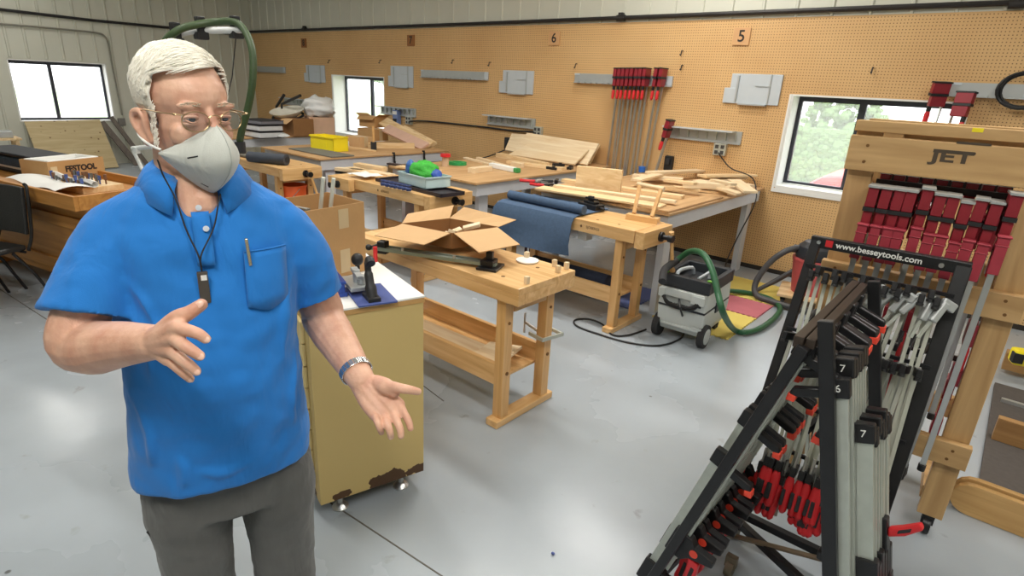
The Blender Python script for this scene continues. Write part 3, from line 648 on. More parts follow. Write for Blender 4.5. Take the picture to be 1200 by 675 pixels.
t2 = atz(427, 302, .93); tag(MB().cyl((t2.x, t2.y+.06, .90), (t2.x, t2.y+.06, .97), .010).build('red_marker', redbright, smooth=True), 'red handle standing beside the tall cardboard box on the cabinet', 'marker')

# ---------- things on workbench 2
mx0, mx1 = aty(577, 250, 3.45).x, aty(668, 270, 3.45).x
mx0 += .02
t = thing('bench_mat', 'blue-grey speckled rubber mat draped over the front of the second workbench', 'mat', ((mx0+mx1)/2, 3.6, .80))
rows = []
for i in range(9):
    u = i/8; x = mx0+(mx1-mx0)*u
    prof = [(3.96, .812), (3.8, .81), (3.66, .81), (3.54, .812), (3.487, .80), (3.462, .76), (3.452, .68), (3.446+.02*sin(6*u), .60), (3.44+.03*sin(6*u+1), .50+.02*u)]
    rows.append([(x-.05*(k > 4)*(1-u)*(k-4)*.35, y, z) for k, (y, z) in enumerate(prof)])
MB().sheet(rows, .006).build('draped_sheet', bluemat, t, smooth=True, world=True)
MB().tube([(mx0+.03, 3.60, .852), (mx0+.3, 3.60, .852), (mx1+.02, 3.585, .852)], .036, 16).build('rolled_end', bluemat, t, smooth=True, world=True)
t = thing('bench_mat', 'navy padded roll lying on the lower shelf of the second workbench', 'mat', (-2.45, 3.7, .24))
MB().tube([(-.42, -.02, .07), (0, 0, .065), (.30, .0, .07)], [.06, .065, .06], 14).box((-.45, -.14, .0), (.33, .13, .015)).build('padded_roll', navymat, t, smooth=True)
c = atz(692, 246, .80); t = thing('power_tool', 'small black cast clamp head sitting on the second workbench', 'clamp head', (c.x, c.y, .8), radians(-10))
MB().box((-.10, -.05, 0), (.10, .05, .055)).box((-.06, -.03, .055), (.06, .03, .075)).box((-.03, -.015, .075), (.02, .015, .11)).build('tool_body', blackmetal, t, bevel=.006)
MB().box((-.05, -.02, .085), (.07, .0, .1)).cyl((.1, 0, .03), (.14, 0, .03), .012).build('tool_lever', blackmetal, t, bevel=.003)
# wooden H jig
a = atz(733, 257, .80); c = atz(776, 264, .80); top1 = (748, 216); 
t = thing('wooden_jig', 'wooden jig with two leaning uprights and a dowel across the top, on the second workbench', 'wooden jig', (a.x, a.y, .8))
am, cm_ = atz(741, 250, .845), atz(767, 256, .845)
MB().beam(atz(735, 253, .82), atz(772, 259, .82), .07, .045).build('jig_base', maple_x, t, world=True, bevel=.003)
d0, d1 = atz(743, 250, .845), atz(764, 254, .845)
u0 = aty(750, 216, d0.y+.12); u1 = aty(775, 221, d1.y+.12)
MB().beam(d0, u0, .028, .022).build('upright', maple_z, t, world=True, bevel=.003); MB().beam(d1, u1, .028, .022).build('upright', maple_z, t, world=True, bevel=.003)
dd = (u1-u0); MB().cyl(u0-dd*.12, u1+dd*.12, .016).build('dowel', palewood, t, world=True, smooth=True)
# white junction box under bench 2
tag(MB().box((-2.40, 3.60, .62), (-2.32, 3.68, .71)).build('outlet_box', offwhite, bevel=.004), 'white electrical box fixed under the top of the second workbench', 'outlet box')
# ---------- things on workbench 3
def tray(c, L, W, rz, lb):
    t = thing('tool_tray', lb, 'tray', c, rz)
    MB().box((-L/2, -W/2, 0), (L/2, W/2, .012)).box((-L/2, -W/2, .012), (L/2, -W/2+.012, .03)).box((-L/2, W/2-.012, .012), (L/2, W/2, .03)).box((-L/2, -W/2, .012), (-L/2+.012, W/2, .03)).box((L/2-.012, -W/2, .012), (L/2, W/2, .03)).build('tray_body', mat('traydark', sr(44, 38, 44), .5), t)
    return t
c = atz(490, 220, .80); tr = tray((c.x, c.y, .80), .95, .26, radians(-3), 'long dark tray with small blue pots on the third workbench')
for k in range(14):
    g = MB().lathe([(.001, 0), (.022, 0), (.026, .02), (.024, .022), (.001, .014)], (0, 0, 0), n=14).build('paint_pot', mat('potblue', sr(46, 62, 110), .5), smooth=30)
    q = atz(449+5.0*(k % 7), 213.5+(k % 7)*1.05+(k//7)*3.6, .815); g.location = (q.x, q.y, .813); tag(g, 'small blue pot in the long dark tray on the third workbench', 'pot', 'blue pots in the dark tray')
c = atz(497, 216, .83); t = thing('plastic_tub', 'clear plastic tub full of green netting and bags on the third workbench', 'tub', (c.x, c.y, .831), radians(-6))
tubm = mat('tubplastic', sr(196, 220, 222), .3, alpha=None, var=.05)
g = MB(); w2, h2 = .21, .13
g.box((-w2, -h2, 0), (w2, h2, .006)).box((-w2, -h2, 0), (w2, -h2+.004, .09)).box((-w2, h2-.004, 0), (w2, h2, .09)).box((-w2, -h2, 0), (-w2+.004, h2, .09)).box((w2-.004, -h2, 0), (w2, h2, .09)).box((-w2-.008, -h2-.008, .085), (w2+.008, -h2+.002, .096)).box((-w2-.008, h2-.002, .085), (w2+.008, h2+.008, .096)).box((-w2-.008, -h2, .085), (-w2+.002, h2, .096)).box((w2-.002, -h2, .085), (w2+.008, h2, .096))
g.build('tub_body', tubm, t)
def blob(c, r, m, name, lab, cat, par=None, seed=1, amp=.25, grp=None):
    g = MB().ell((0, 0, 0), (1, 1, 1), 28, 18); vs = []
    for p in g.v:
        p = V(p); k = 1+amp*noise.noise(p*2.2+V((seed, 0, 0)))+amp*.4*noise.noise(p*6+V((seed, 3, 0))); vs.append((p.x*r[0]*k, p.y*r[1]*k, p.z*r[2]*k))
    g.v = vs; o2 = g.build(name, m, par, smooth=180); o2.location = c
    if lab: tag(o2, lab, cat, grp)
    return o2
blob((c.x, c.y, .945), (.15, .11, .085), mat('greennet', sr(60, 176, 56), .6, var=.4, scale=60, bump=.8, bscale=120), 'green_netting', 'bright green netting bundled in the plastic tub', 'netting', seed=2)
blob((c.x-.16, c.y-.02, .95), (.05, .04, .075), mat('bluebag', sr(60, 104, 170), .5, var=.4, scale=30), 'blue_bag', 'blue and yellow packet at the left end of the plastic tub', 'packet', seed=5)
blob((c.x+.165, c.y, .93), (.045, .05, .05), mat('bluebag2', sr(50, 86, 170), .5, var=.5, scale=30), 'blue_bag', 'small blue packet at the right end of the plastic tub', 'packet', seed=9)
tag(MB().box((-.02, -.012, 0), (.02, .012, .06), M4((c.x-.1, c.y-.04, .93), .3)).build('packet', yellowp, bevel=.004), 'yellow packet tucked between netting and blue packet in the tub', 'packet')
for k, (px, py, L, W, T, rz, m_) in enumerate(((425, 203, .5, .12, .03, -.1, pine), (434, 199, .4, .09, .05, .15, pine), (410, 201, .3, .07, .03, .5, palewood), (445, 204, .35, .1, .02, .05, palewood))):
    c = atz(px, py, .8); board(c.x, c.y, .801+.0*k, L, W, T, rz, 'pale board lying at the left end of the third workbench', m_, group='boards on the third workbench')
c = atz(429, 208, .8); rows = []
for i in range(7):
    rows.append([(c.x-.13+.04*j, c.y-.12+.035*i, .834+.012*noise.noise(V((i*.6, j*.6, 2)))) for j in range(8)])
tag(MB().sheet(rows, .002).build('paper_sheet', white, smooth=True), 'crumpled white paper on the third workbench', 'paper')

# ---------- rolls on workbench 4
p, q = atz(292, 183, .86), atz(336, 187, .86)
t = thing('charcoal_roll', 'charcoal rolled mat on the bench behind the man, left of the yellow bin', 'rolled mat', (p.x, p.y, .80))
MB().tube([(p.x, p.y, .856), (q.x, q.y, .856)], .055, 20).build('outer_roll', charcoalmat, t, world=True, smooth=True)
dd = (q-p).normalized(); MB().tube([(q.x-.01, q.y, .858), (q.x+dd.x*.008, q.y+dd.y*.008, .858)], .03, 16).build('roll_core', rubber, t, world=True, smooth=True)
tag(MB().cbox((-6.35, 3.14, .815), (.5, .3, .03)).build('folded_mat', mat('greymat', sr(110, 108, 98), .9), bevel=.01), 'grey folded mat lying on the bench behind the man', 'folded mat')
c = atz(334, 213, .6); t = thing('bucket', 'orange bucket under the bench behind the man', 'bucket', (-5.75, 3.15, .24))
MB().lathe([(.001, 0), (.11, 0), (.14, .34), (.148, .34), (.148, .355), (.135, .355), (.105, .01), (.001, .01)], (0, 0, 0), n=28).build('bucket_body', orange, t, smooth=30)
MB().tube([(-.146, 0, .33), (-.12, -.12, .2), (0, -.17, .15), (.12, -.12, .2), (.146, 0, .33)], .004, 6).build('bucket_handle', steel, t, smooth=True)
# ---------- table 3
c = atz(382, 176, .85); t = thing('storage_bin', 'bright yellow plastic storage bin on the left table', 'bin', (c.x, c.y+.05, .85), radians(6))
g = MB(); W_, D_, H_ = .42, .22, .17
g.box((-W_/2, -D_/2, 0), (W_/2, D_/2, .008)).box((-W_/2, D_/2-.008, 0), (W_/2, D_/2, H_))
g.box((-W_/2, -D_/2, 0), (W_/2, -D_/2+.008, H_*.93)).box((-W_/2, -D_/2, 0), (-W_/2+.008, D_/2, H_)).box((W_/2-.008, -D_/2, 0), (W_/2, D_/2, H_)); g.build('bin_body', yellowp, t)
g = MB().box((-W_/2-.01, -D_/2-.012, H_*.9), (W_/2+.01, -D_/2, H_*.97)).box((-W_/2-.012, -D_/2, H_-.01), (-W_/2, D_/2, H_)).box((W_/2, -D_/2, H_-.01), (W_/2+.012, D_/2, H_)).box((.08, -D_/2-.004, .02), (.085, -D_/2, H_*.9)); g.build('bin_rim', yellowp, t)
for k, (px, py, w, d, h, z, lb, m_, rz) in enumerate(((429, 164, .36, .26, .16, .85, 'brown cardboard box, lower of the stack before the small window', cardboard, .05), (412, 172, .30, .2, .13, .85, 'tan cardboard box standing beside the yellow bin', cardpale, .0), (430, 162, .33, .25, .15, 1.012, 'brown cardboard box with open flaps, upper of the stack before the small window', cardboard, .12))):
    c = atz(px, py, .85); t = thing('cardboard_box', lb, 'cardboard box', (c.x, c.y+.12, z), rz)
    MB().box((-w/2, -d/2, 0), (w/2, d/2, h)).build('box_body', m_, t, bevel=.002)
    if k == 2:
        for s3 in (-1, 1): MB().sheet([[(s3*w/2, -d/2+.01, h), (s3*w/2, d/2-.01, h)], [(s3*(w/2+.08), -d/2+.01, h+.04), (s3*(w/2+.08), d/2-.01, h+.03)]], .004).build('flap', m_, t)
        MB().sheet([[(-w/2, -d/2, h), (w/2, -d/2, h)], [(-w/2, -d/2-.05, h-.05), (w/2, -d/2-.05, h-.04)]], .004).build('flap', m_, t)
    else: MB().box((-w/2-.001, -.03, 0), (w/2+.001, .03, h+.001)).build('tape', tape, t)
c = atz(401, 172, .85); tag(MB().cbox((c.x+.02, c.y+.02, .89), (.1, .1, .08)).build('paper_cup', white, bevel=.02), 'small white paper package between the yellow bin and the tan box', 'package')
# leaning boards
for k, (a, b_, w, tk, lb) in enumerate((((449, 142), (503, 171), .16, .03, 'uppermost board of the slanting pile at the end of the left table'), ((452, 150), (498, 172), .15, .03, 'pinkish board under the uppermost one in the slanting pile'), ((471, 150), (508, 170), .12, .035, 'short board slanting at the far end of the left table'))):
    y1 = 5.05-.1*k; lo = atz(b_[0], b_[1], .875+.0*k); hi = aty(a[0], a[1], lo.y+.10)
    tag(MB().beam(hi, lo, w, tk, (0, -.6, 1)).build('board', [pine, mat('pinkwood', sr(214, 176, 156), .7), pine][k], bevel=.002), lb, 'board', 'slanting boards on the left table')
p, q = atz(432, 174, .85), atz(485, 174, .85); L = (q-p).length
board((p.x+q.x)/2, (p.y+q.y)/2, .851, L, .06, .07, atan2(q.y-p.y, q.x-p.x), 'thick squared board lying along the far end of the left table', pine)
p, q = atz(406, 173, .85), atz(440, 178, .85); L = (q-p).length
board((p.x+q.x)/2, (p.y+q.y)/2, .851, L, .03, .02, atan2(q.y-p.y, q.x-p.x), 'thin strip lying beside the mallet on the left table', pine)
c = atz(438, 176, .85); t = thing('mallet', 'black headed mallet standing on its head on the left table', 'mallet', (c.x, c.y, .85))
MB().cyl((0, 0, 0), (0, 0, .10), .036, n=20).build('mallet_head', rubber, t, smooth=True); MB().cyl((0, 0, .10), (0, 0, .29), .016).build('mallet_handle', maple_z, t, smooth=True)
tag(MB().cbox((-6.15, 3.75, .858), (.9, .3, .014)).build('folded_mat', mat('greymat', sr(110, 108, 98), .9), bevel=.004), 'thin grey-brown mat spread on the left table behind the yellow bin', 'mat')
# black clips on the apron of table 3
for px, py in ((461.5, 184), (496.5, 181)):
    c = atx(px, py, -5.70); t = thing('spring_clip', 'black clip hooked over the white apron of the left table', 'clip', (c.x, c.y, .85), group='clips on the left table apron')
    MB().box((-.02, -.012, .001), (.012, .012, .02)).box((.004, -.012, -.12), (.018, .012, .001)).build('clip_body', blackplastic, t, bevel=.003)
    MB().cyl((.02, 0, -.15), (.02, 0, -.08), .012).build('clip_screw', blackmetal, t, smooth=True)
# ---------- table 4
def on4(px, py, z=.85): return atz(px, py, z)
k = 0
for (px, w, h, z, m_, lb) in ((298, .50, .075, .85, mat('bookw', sr(214, 216, 218), .6), 'white case at the bottom of the stack beside the green hose'), (297, .50, .07, .94, mat('bookw', (0, 0, 0)), 'white case in the middle of the stack beside the green hose'), (298, .50, .05, 1.025, mat('bookd', sr(126, 126, 134), .6), 'grey case on top of the stack beside the green hose')):
    c = atz(px, 161, .85); t = thing('storage_case', lb, 'case', (c.x-.05, c.y+.15, z+.001), .06*k, group='cases stacked on the farthest table')
    MB().box((-w/2, -.17, .008), (w/2, .17, h)).build('case_body', m_, t, bevel=.006); MB().box((-w/2-.006, -.176, 0), (w/2+.006, .176, .008)).build('case_base', mat('bookdk', sr(40, 40, 46), .6), t); k += 1
    MB().box((-w/2-.004, -.174, h), (w/2+.004, .174, h+.006)).build('case_lid', mat('bookdk', (0, 0, 0)), t)
c = atz(330, 158, .85); t = thing('cardboard_box', 'low brown cardboard box on the farthest table, under the white dish', 'cardboard box', (c.x, c.y+.2, .85)); MB().box((-.28, -.16, 0), (.28, .16, .24)).build('box_body', cardin, t, bevel=.002)
MB().sheet([[(.0, -.16, .24), (.28, -.16, .24)], [(.0, -.26, .18), (.28, -.27, .17)]], .004).build('flap', cardpale, t)
dish_c = (c.x-.1, c.y+.18, 1.092)
t = thing('round_dish', 'round white rimmed dish lying on the low cardboard box', 'dish', dish_c)
MB().lathe([(.001, .01), (.14, .01), (.2, .05), (.24, .09), (.245, .1), (.235, .1), (.19, .06), (.14, .03), (.001, .03)], (0, 0, .0), (.1, -.25, 1), 28).build('dish_body', mat('dish', sr(210, 206, 192), .6, var=.2), t, smooth=30)
MB().lathe([(.20, -.0), (.23, .0), (.23, .02), (.2, .02), (.2, 0)], (0, 0, .0), (.1, -.25, 1), 28, caps=False).build('dish_ring', rubber, t, smooth=30)
c = atz(361, 158, .85); t = thing('cardboard_box', 'pale cardboard box under the white plastic bag on the farthest table', 'cardboard box', (c.x, c.y+.2, .85), radians(-20))
MB().box((-.22, -.18, 0), (.2, .18, .26)).build('box_body', mat('cardpink', sr(214, 176, 148), .8), t, bevel=.002); MB().box((-.03, -.182, .0), (.03, .182, .262)).build('tape', tape, t)
blob((c.x, c.y+.2, 1.245), (.27, .2, .155), mat('bagwhite', sr(232, 234, 234), .35, var=.03, bump=.5, bscale=9), 'plastic_bag', 'crumpled white plastic bag on a cardboard box below the wall rail', 'plastic bag', seed=12, amp=.32)
for a, b_, lb in (((324, 125), (333, 111), 'dark tool handle slanting up above the round dish'), ((330, 122), (352, 112), 'longer dark tool handle beside the white plastic bag')):
    c = aty(a[0], a[1], 4.6); q = aty(b_[0], b_[1], 4.66); t = tag(MB().tube([V((c.x, c.y, 1.1)), c, q], [.016, .02, .022], 8).build('hand_tool', blackplastic, smooth=True), lb, 'tool')
c = atz(327, 160, .86); blob((c.x, c.y, .885), (.22, .1, .03), mat('bagwhite', (0, 0, 0)), 'paper_bundle', 'flat white bundle beside the stacked cases', 'paper', seed=4)
c = atz(380, 156, .86); blob((c.x, c.y+.05, .885), (.1, .08, .03), rubber, 'dark_cloth', 'dark crumpled cloth right of the pale cardboard box', 'cloth', seed=8)

# ---------- table 2
def pan(pts, th, lb, m_=palewood, grp='pale panels leaning on the middle table'):
    a, b_, c, d = [V(p) for p in pts]; return tag(MB().sheet([[a, b_], [d, c]], th).build('plywood_board', m_), lb, 'panel', grp)
Y2 = 5.85
for k, (pp, dy, lb) in enumerate((([(618, 156), (702, 169), (688, 195), (600, 183)], 0, 'large pale panel with two small notches, rearmost of the leaning ones'), ([(600, 157), (630, 159), (612, 180), (592, 176)], .1, 'small pale panel leaning at the left of the stack on the middle table'), ([(620, 169), (690, 176), (673, 196), (596, 186)], -.12, 'pale panel with a slanted edge, frontmost of the leaning ones'))):
    top_y, bot_y = Y2+.12+dy, Y2-.12+dy
    a = aty(*pp[0], top_y); b_ = aty(*pp[1], top_y); c = atz(*pp[2], .87); d = atz(*pp[3], .87); 
    c = aty(*pp[2], bot_y); d = aty(*pp[3], bot_y)
    c.z = max(c.z, .87); d.z = max(d.z, .87)
    o = pan((a, b_, c, d), .018, lb)
for k in range(4):
    a = aty(702+2.5*k-6, 169+.2*k, Y2+.13+.03*k); c = aty(690+2.5*k-6, 194, Y2-.1+.03*k); c.z = max(c.z, .87)
    w = V((-.25, 0, 0)); pan((a+w, a, c, c+w), .014, 'thin pale panel behind the large notched one', pine)
nt_ = MB()
for px in (668, 681): q = aty(px, 171, Y2+.085); nt_.cbox(q, (.06, .012, .035))
tag(nt_.build('notch_plate', mat('holewood', (0, 0, 0))), 'pair of dark notches in the large leaning panel', 'notch')
rnd = random.Random(21)
for (p, q, w, tk, lb, m_) in (((596, 191), (660, 200), .10, .03, 'long strip in front of the leaning panels on the middle table', pine), ((584, 184), (640, 196), .08, .05, 'stepped strip left of the leaning panels', pine), ((545, 186), (590, 198), .05, .02, 'slim pale strip on the middle table behind the white block', palewood), ((560, 187), (600, 199), .05, .03, 'second slim pale strip on the middle table', palewood), ((552, 203), (573, 200), .09, .05, 'short white block at the front of the middle table', palewood), ((600, 195), (612, 197), .06, .05, 'small pale block in the middle of the middle table', palewood)):
    a, c = atz(*p, .85), atz(*q, .85); L = (c-a).length
    board((a.x+c.x)/2, (a.y+c.y)/2, .851, L, w, tk, atan2(c.y-a.y, c.x-a.x), lb, m_)
p, q = atz(575, 196, .85), atz(608, 203, .85)
t = thing('spirit_level', 'pale bottle-like level with a green end lying on the middle table', 'level', (p.x, p.y, .85), atan2(q.y-p.y, q.x-p.x)); L = (q-p).length
MB().box((0, -.03, 0), (L-.06, .03, .05)).build('level_body', white, t, bevel=.008); MB().box((L-.06, -.028, .002), (L, .028, .048)).build('level_end', mat('greenend', sr(60, 150, 80), .5), t, bevel=.008)
c = atz(522, 195, .85); t = thing('jar', 'glass jar with a red lid on the middle table', 'jar', (c.x, c.y, .851))
MB().lathe([(.001, 0), (.035, 0), (.037, .08), (.03, .1), (.001, .1)], n=18).build('jar_body', mat('jarbody', sr(200, 170, 140), .3), t, smooth=30); MB().cyl((0, 0, .1), (0, 0, .13), .055, n=20).build('lid', redbright, t, smooth=30)
c = atz(536, 193, .85); t = thing('tape_roll', 'green flat roll lying on the middle table', 'tape roll', (c.x, c.y, .851)); MB().lathe([(.05, 0), (.10, 0), (.10, .03), (.05, .03), (.05, 0)], n=24, caps=False).build('roll', mat('greenroll', sr(40, 150, 80), .5), t, smooth=30)
for k, (px, py) in enumerate(((648, 197), (657, 193), (670, 196))):
    c = atz(px, py, .87); t = thing('spring_clamp', ['small black spring clamp lying before the leaning panels', 'small black spring clamp nearest the leaning panels', 'small black spring clamp at the right edge of the middle table'][k], 'clamp', (c.x, c.y, .851), k)
    MB().box((-.09, -.012, .0), (.05, .012, .03)).box((-.09, .02, .0), (.03, .04, .03)).build('jaw', blackmetal, t, bevel=.006); MB().cyl((-.0, .01, .0), (-.0, .01, .04), .02).build('pivot', blackmetal, t)
p, q = atz(488, 190, .85), atz(530, 200, .85)
for k, (p, q, w, tk, m_, lb) in enumerate((((455, 193), (500, 199), .05, .02, mat('darkstrip', sr(60, 50, 50), .6), 'dark strip at the near left corner of the middle table'), ((470, 196), (512, 203), .14, .02, pine, 'board at the near left corner of the middle table'))):
    a, c = atz(*p, .85), atz(*q, .85); board((a.x+c.x)/2, (a.y+c.y)/2, .851, (c-a).length, w, tk, atan2(c.y-a.y, c.x-a.x), lb, m_)
t = thing('stool', 'stool with dark red legs under the middle table', 'stool', (-3.35, 4.2, 0))
for sx_, sy in ((-1, -1), (1, -1), (1, 1), (-1, 1)): MB().cyl((sx_*.17, sy*.17, 0), (sx_*.1, sy*.1, .60), .014).build('leg', mat('darkred', sr(70, 34, 32), .4), t, smooth=True)
MB().lathe([(.001, .60), (.15, .60), (.16, .62), (.15, .64), (.001, .64)], n=24).build('seat', mat('darkred', (0, 0, 0)), t, smooth=30)

# ---------- table 1
a, c = atz(777, 250, .85), atz(850, 236, .85)
board(-2.52, 4.55, .851, 1.25, 1.05, .016, 0, 'plywood sheet covering the near half of the right table', plytop, name='plywood_sheet')
a, b_, = atz(673, 222, .868), atz(727, 228, .868)
t = tag(MB().beam(a+V((0, .02, .105)), b_+V((0, 0, .105)), .045, .20).build('board', pine, bevel=.002), 'broad pine board standing on edge at the left of the right table', 'board')
for (p, q, w, tk, z, m_, lb) in (((632, 221), (777, 243), .17, .016, .868, pine, 'front long board on the right table, with a white face'), ((650, 219), (792, 238), .07, .02, .885, palewood, 'white strip lying on the front long board'), ((660, 213), (800, 233), .09, .03, .868, pine, 'rear long strip on the right table')):
    a, c = atz(*p, z), atz(*q, z); board((a.x+c.x)/2, (a.y+c.y)/2, z, (c-a).length, w, tk, atan2(c.y-a.y, c.x-a.x), lb, m_)
heap = [((738, 217), (790, 224), .22, .02, 0, 'wide white board propped at the near end of the board heap'), ((742, 207), (800, 213), .12, .03, 1, 'board low at the left of the heap'), ((760, 205), (835, 200), .10, .025, 2, 'board with dark grooves across the back of the heap'),
        ((790, 222), (850, 226), .16, .02, 0, 'flat board lowest at the front of the heap'), ((800, 218), (848, 222), .14, .05, 1, 'knotty squared board in the heap'), ((818, 214), (870, 209), .12, .02, 2, 'pale board slanting over the heap'),
        ((822, 208), (882, 206), .12, .022, 3, 'curved-looking pale board on top of the heap'), ((835, 220), (868, 228), .10, .02, 1, 'short board at the right foot of the heap'), ((850, 222), (880, 220), .09, .03, 0, 'small board at the right edge of the heap'),
        ((780, 212), (815, 217), .10, .02, 3, 'slim board across the middle of the heap'), ((745, 213), (772, 205), .10, .02, 2, 'short pale board at the back left of the heap'), ((860, 214), (880, 225), .12, .02, 2, 'steep pale board at the right end of the heap'),
        ((770, 220), (820, 226), .07, .02, 1, 'narrow strip sticking out at the front of the heap'), ((835, 212), (860, 218), .07, .02, 4, 'small offcut highest on the heap')]
for k, (p, q, w, tk, lv, lb) in enumerate(heap):
    z = .8515+lv*.034+.0006*k; a, c = atz(*p, z), atz(*q, z)
    board((a.x+c.x)/2, (a.y+c.y)/2, z, (c-a).length, w, tk, atan2(c.y-a.y, c.x-a.x), lb, [pine, palewood, palewood][k % 3], rx=.03*((k % 3)-1), ry=.03*((k % 4)-1.5), group='board heap on the right table')
for k, (px, py, rz) in enumerate(((628, 211, .2), (640, 216, -.1), (648, 211, .5))):
    c = atz(px, py, .88); t = thing('spring_clamp', ['silver and red squeeze clamp at the left corner of the right table', 'red-handled squeeze clamp nearest the blue-grey mat on the right table', 'black squeeze clamp behind the red-handled one on the right table'][k], 'clamp', (c.x, c.y, .851), rz)
    MB().box((-.14, -.008, .012), (.12, .008, .026)).build('bar', steel, t); MB().box((.02, -.05, 0), (.05, .05, .04)).box((-.13, -.04, 0), (-.1, .04, .03)).build('jaw', [alu, blackmetal, blackmetal][k], t, bevel=.004); MB().tube([(.0, -.02, .02), (-.06, -.06, .02), (-.13, -.07, .02)], .014, 8).build('handle', redbright if k != 2 else blackplastic, t, smooth=True)
c = atz(736, 204, .85); tag(MB().lathe([(.001, 0), (.035, 0), (.04, .06), (.001, .065)], (c.x, c.y+.3, .851), n=16).build('blue_cup', mat('bluecap', sr(50, 110, 200), .4), smooth=30), 'small blue cup behind the board heap', 'cup')
# ---------- floor mats
def fmat(x0, x1, y0, y1, m_, lb, z=.012, name='floor_mat'):
    g = MB(); n = 14; pts = []
    for k in range(n*2): pts.append((x0+(x1-x0)*k/(n*2), y0+(.012 if k % 2 else -.0)))
    for k in range(n*2): pts.append((x1-(.0 if k % 2 else .012), y0+(y1-y0)*k/(n*2)))
    for k in range(n*2): pts.append((x1-(x1-x0)*k/(n*2), y1-(.012 if k % 2 else 0)))
    for k in range(n*2): pts.append((x0+(.0 if k % 2 else .012), y1-(y1-y0)*k/(n*2)))
    nn_ = len(pts); vs = [(p[0], p[1], 0.001) for p in pts]+[(p[0], p[1], z) for p in pts]
    g.add(vs, [tuple(reversed(range(nn_))), tuple(range(nn_, 2*nn_))]+[(i, (i+1) % nn_, nn_+(i+1) % nn_, nn_+i) for i in range(nn_)])
    return tag(g.build(name, m_), lb, 'floor mat', 'interlocking foam floor mats')
my, mp, mbl = mat('matyellow', sr(226, 204, 108), .85, var=.05), mat('matpink', sr(196, 112, 122), .85, var=.08), mat('matblue', sr(86, 100, 150), .8, var=.05)
fmat(-1.92, -1.30, 5.08, 5.68, my, 'yellow foam floor mat nearest the pegboard'); fmat(-1.92, -1.30, 4.66, 5.075, mp, 'pink foam floor mat between the two yellow ones'); fmat(-1.92, -1.30, 4.05, 4.655, my, 'yellow foam floor mat beside the vacuum')
fmat(-2.75, -2.12, 4.05, 4.65, mbl, 'blue floor mat under the right table'); 
fmat(-5.3, -4.1, 4.0, 4.6, mp, 'pink floor mat under the middle table'); fmat(-5.6, -4.4, 3.4, 3.98, mp, 'pink floor mat behind the third workbench')
# ================================================================ VACUUMS
vacgrey = mat('vacgrey', sr(196, 202, 200), .5, var=.05); vacdark = mat('vacdark', sr(40, 44, 50), .5); vacgreen = mat('vacgreen', sr(120, 190, 60), .45)
def vacuum(lb, loc, rz):
    t = thing('dust_extractor', lb, 'vacuum cleaner', loc, rz)
    MB().ring([[(-.15, -.22, .07), (.15, -.22, .07), (.15, .22, .07), (-.15, .22, .07)], [(-.17, -.25, .13), (.17, -.25, .13), (.17, .25, .13), (-.17, .25, .13)], [(-.175, -.26, .255), (.175, -.26, .255), (.175, .26, .255), (-.175, .26, .255)]]).build('dust_container', vacgrey, t, bevel=.012)
    MB().box((-.172, -.256, .256), (.172, .256, .266)).build('seal_strip', vacdark, t)
    MB().ring([[(-.175, -.26, .267), (.175, -.26, .267), (.175, .26, .267), (-.175, .26, .267)], [(-.17, -.245, .40), (.17, -.245, .40), (.17, .245, .40), (-.17, .245, .40)]]).build('motor_housing', vacgrey, t, bevel=.012)
    g = MB()
    for a in ((-.18, -.25, .18, -.20), (-.18, .20, .18, .25), (-.18, -.20, -.145, .20), (.145, -.20, .18, .20)): g.box((a[0], a[1], .40), (a[2], a[3], .49))
    g.box((-.17, -.21, .40), (.17, .21, .42)); g.build('top_tray', vacdark, t, bevel=.006)
    MB().tube(bez([(-.12, -.12, .42), (-.12, -.08, .475), (-.1, .0, .485), (-.08, .08, .475), (-.08, .12, .42)], 5), .014, 8).tube([(.05, -.13, .42), (.05, -.13, .47), (.05, .1, .47), (.05, .1, .42)], .012, 8).build('carry_handle', alu_panel, t, smooth=True)
    MB().box((-.165, -.285, .345), (.165, -.262, .40)).box((-.17, -.29, .33), (-.12, -.262, .395)).box((.07, -.29, .325), (.17, -.262, .39)).build('cord_bracket', vacgrey, t, bevel=.005)
    MB().tube(bez([(-.13, -.285, .34), (-.09, -.29, .29), (0, -.29, .275), (.09, -.29, .29), (.13, -.285, .335)], 5), .012, 8).tube(bez([(-.13, -.30, .34), (-.08, -.305, .305), (0, -.305, .295), (.08, -.305, .305), (.12, -.30, .335)], 5), .010, 8).build('coiled_cord', cord_m, t, smooth=True)
    for sx_ in (-1, 1):
        MB().box((sx_*.176-.008, -.05, .22), (sx_*.176+.008, .05, .30)).build('side_latch', vacdark, t, bevel=.004)
        MB().box((sx_*.163-.02, -.23, .4905), (sx_*.163+.02, -.2, .50)).build('green_latch', vacgreen, t, bevel=.003)
        wb2 = MB().cyl((sx_*.17-.02, -.20, .085), (sx_*.17+.024, -.20, .085), .085, n=28).build('rear_wheel', rubber, t, smooth=30)
        MB().cyl((sx_*.17+sx_*.02, -.20, .085), (sx_*.17+sx_*.03, -.20, .085), .058, n=24).build('wheel_cap', vacgrey, wb2, smooth=30)
        MB().cyl((sx_*.12-.014, .2, .04), (sx_*.12+.014, .2, .04), .04, n=20).box((sx_*.12-.02, .19, .04), (sx_*.12+.02, .22, .085)).build('front_caster', rubber, t, smooth=30)
    MB().box((-.13, -.25, .12), (.16, -.268, .14)).box((.1, -.27, .14), (.17, -.262, .155)).build('step_ledge', vacgrey, t, bevel=.003)
    text('maker_name', 'CLEANTEC', .028, vacdark, t, (-.02, -.2625, .285), (pi/2, 0, 0), bold=.001)
    MB().box((.1, -.2615, .30), (.14, -.259, .328)).build('switch_panel', vacdark, t)
    return t
VAC = vacuum('grey and black dust extractor with green hose on the floor by the yellow mat', (-1.572, 3.985, 0), radians(3))
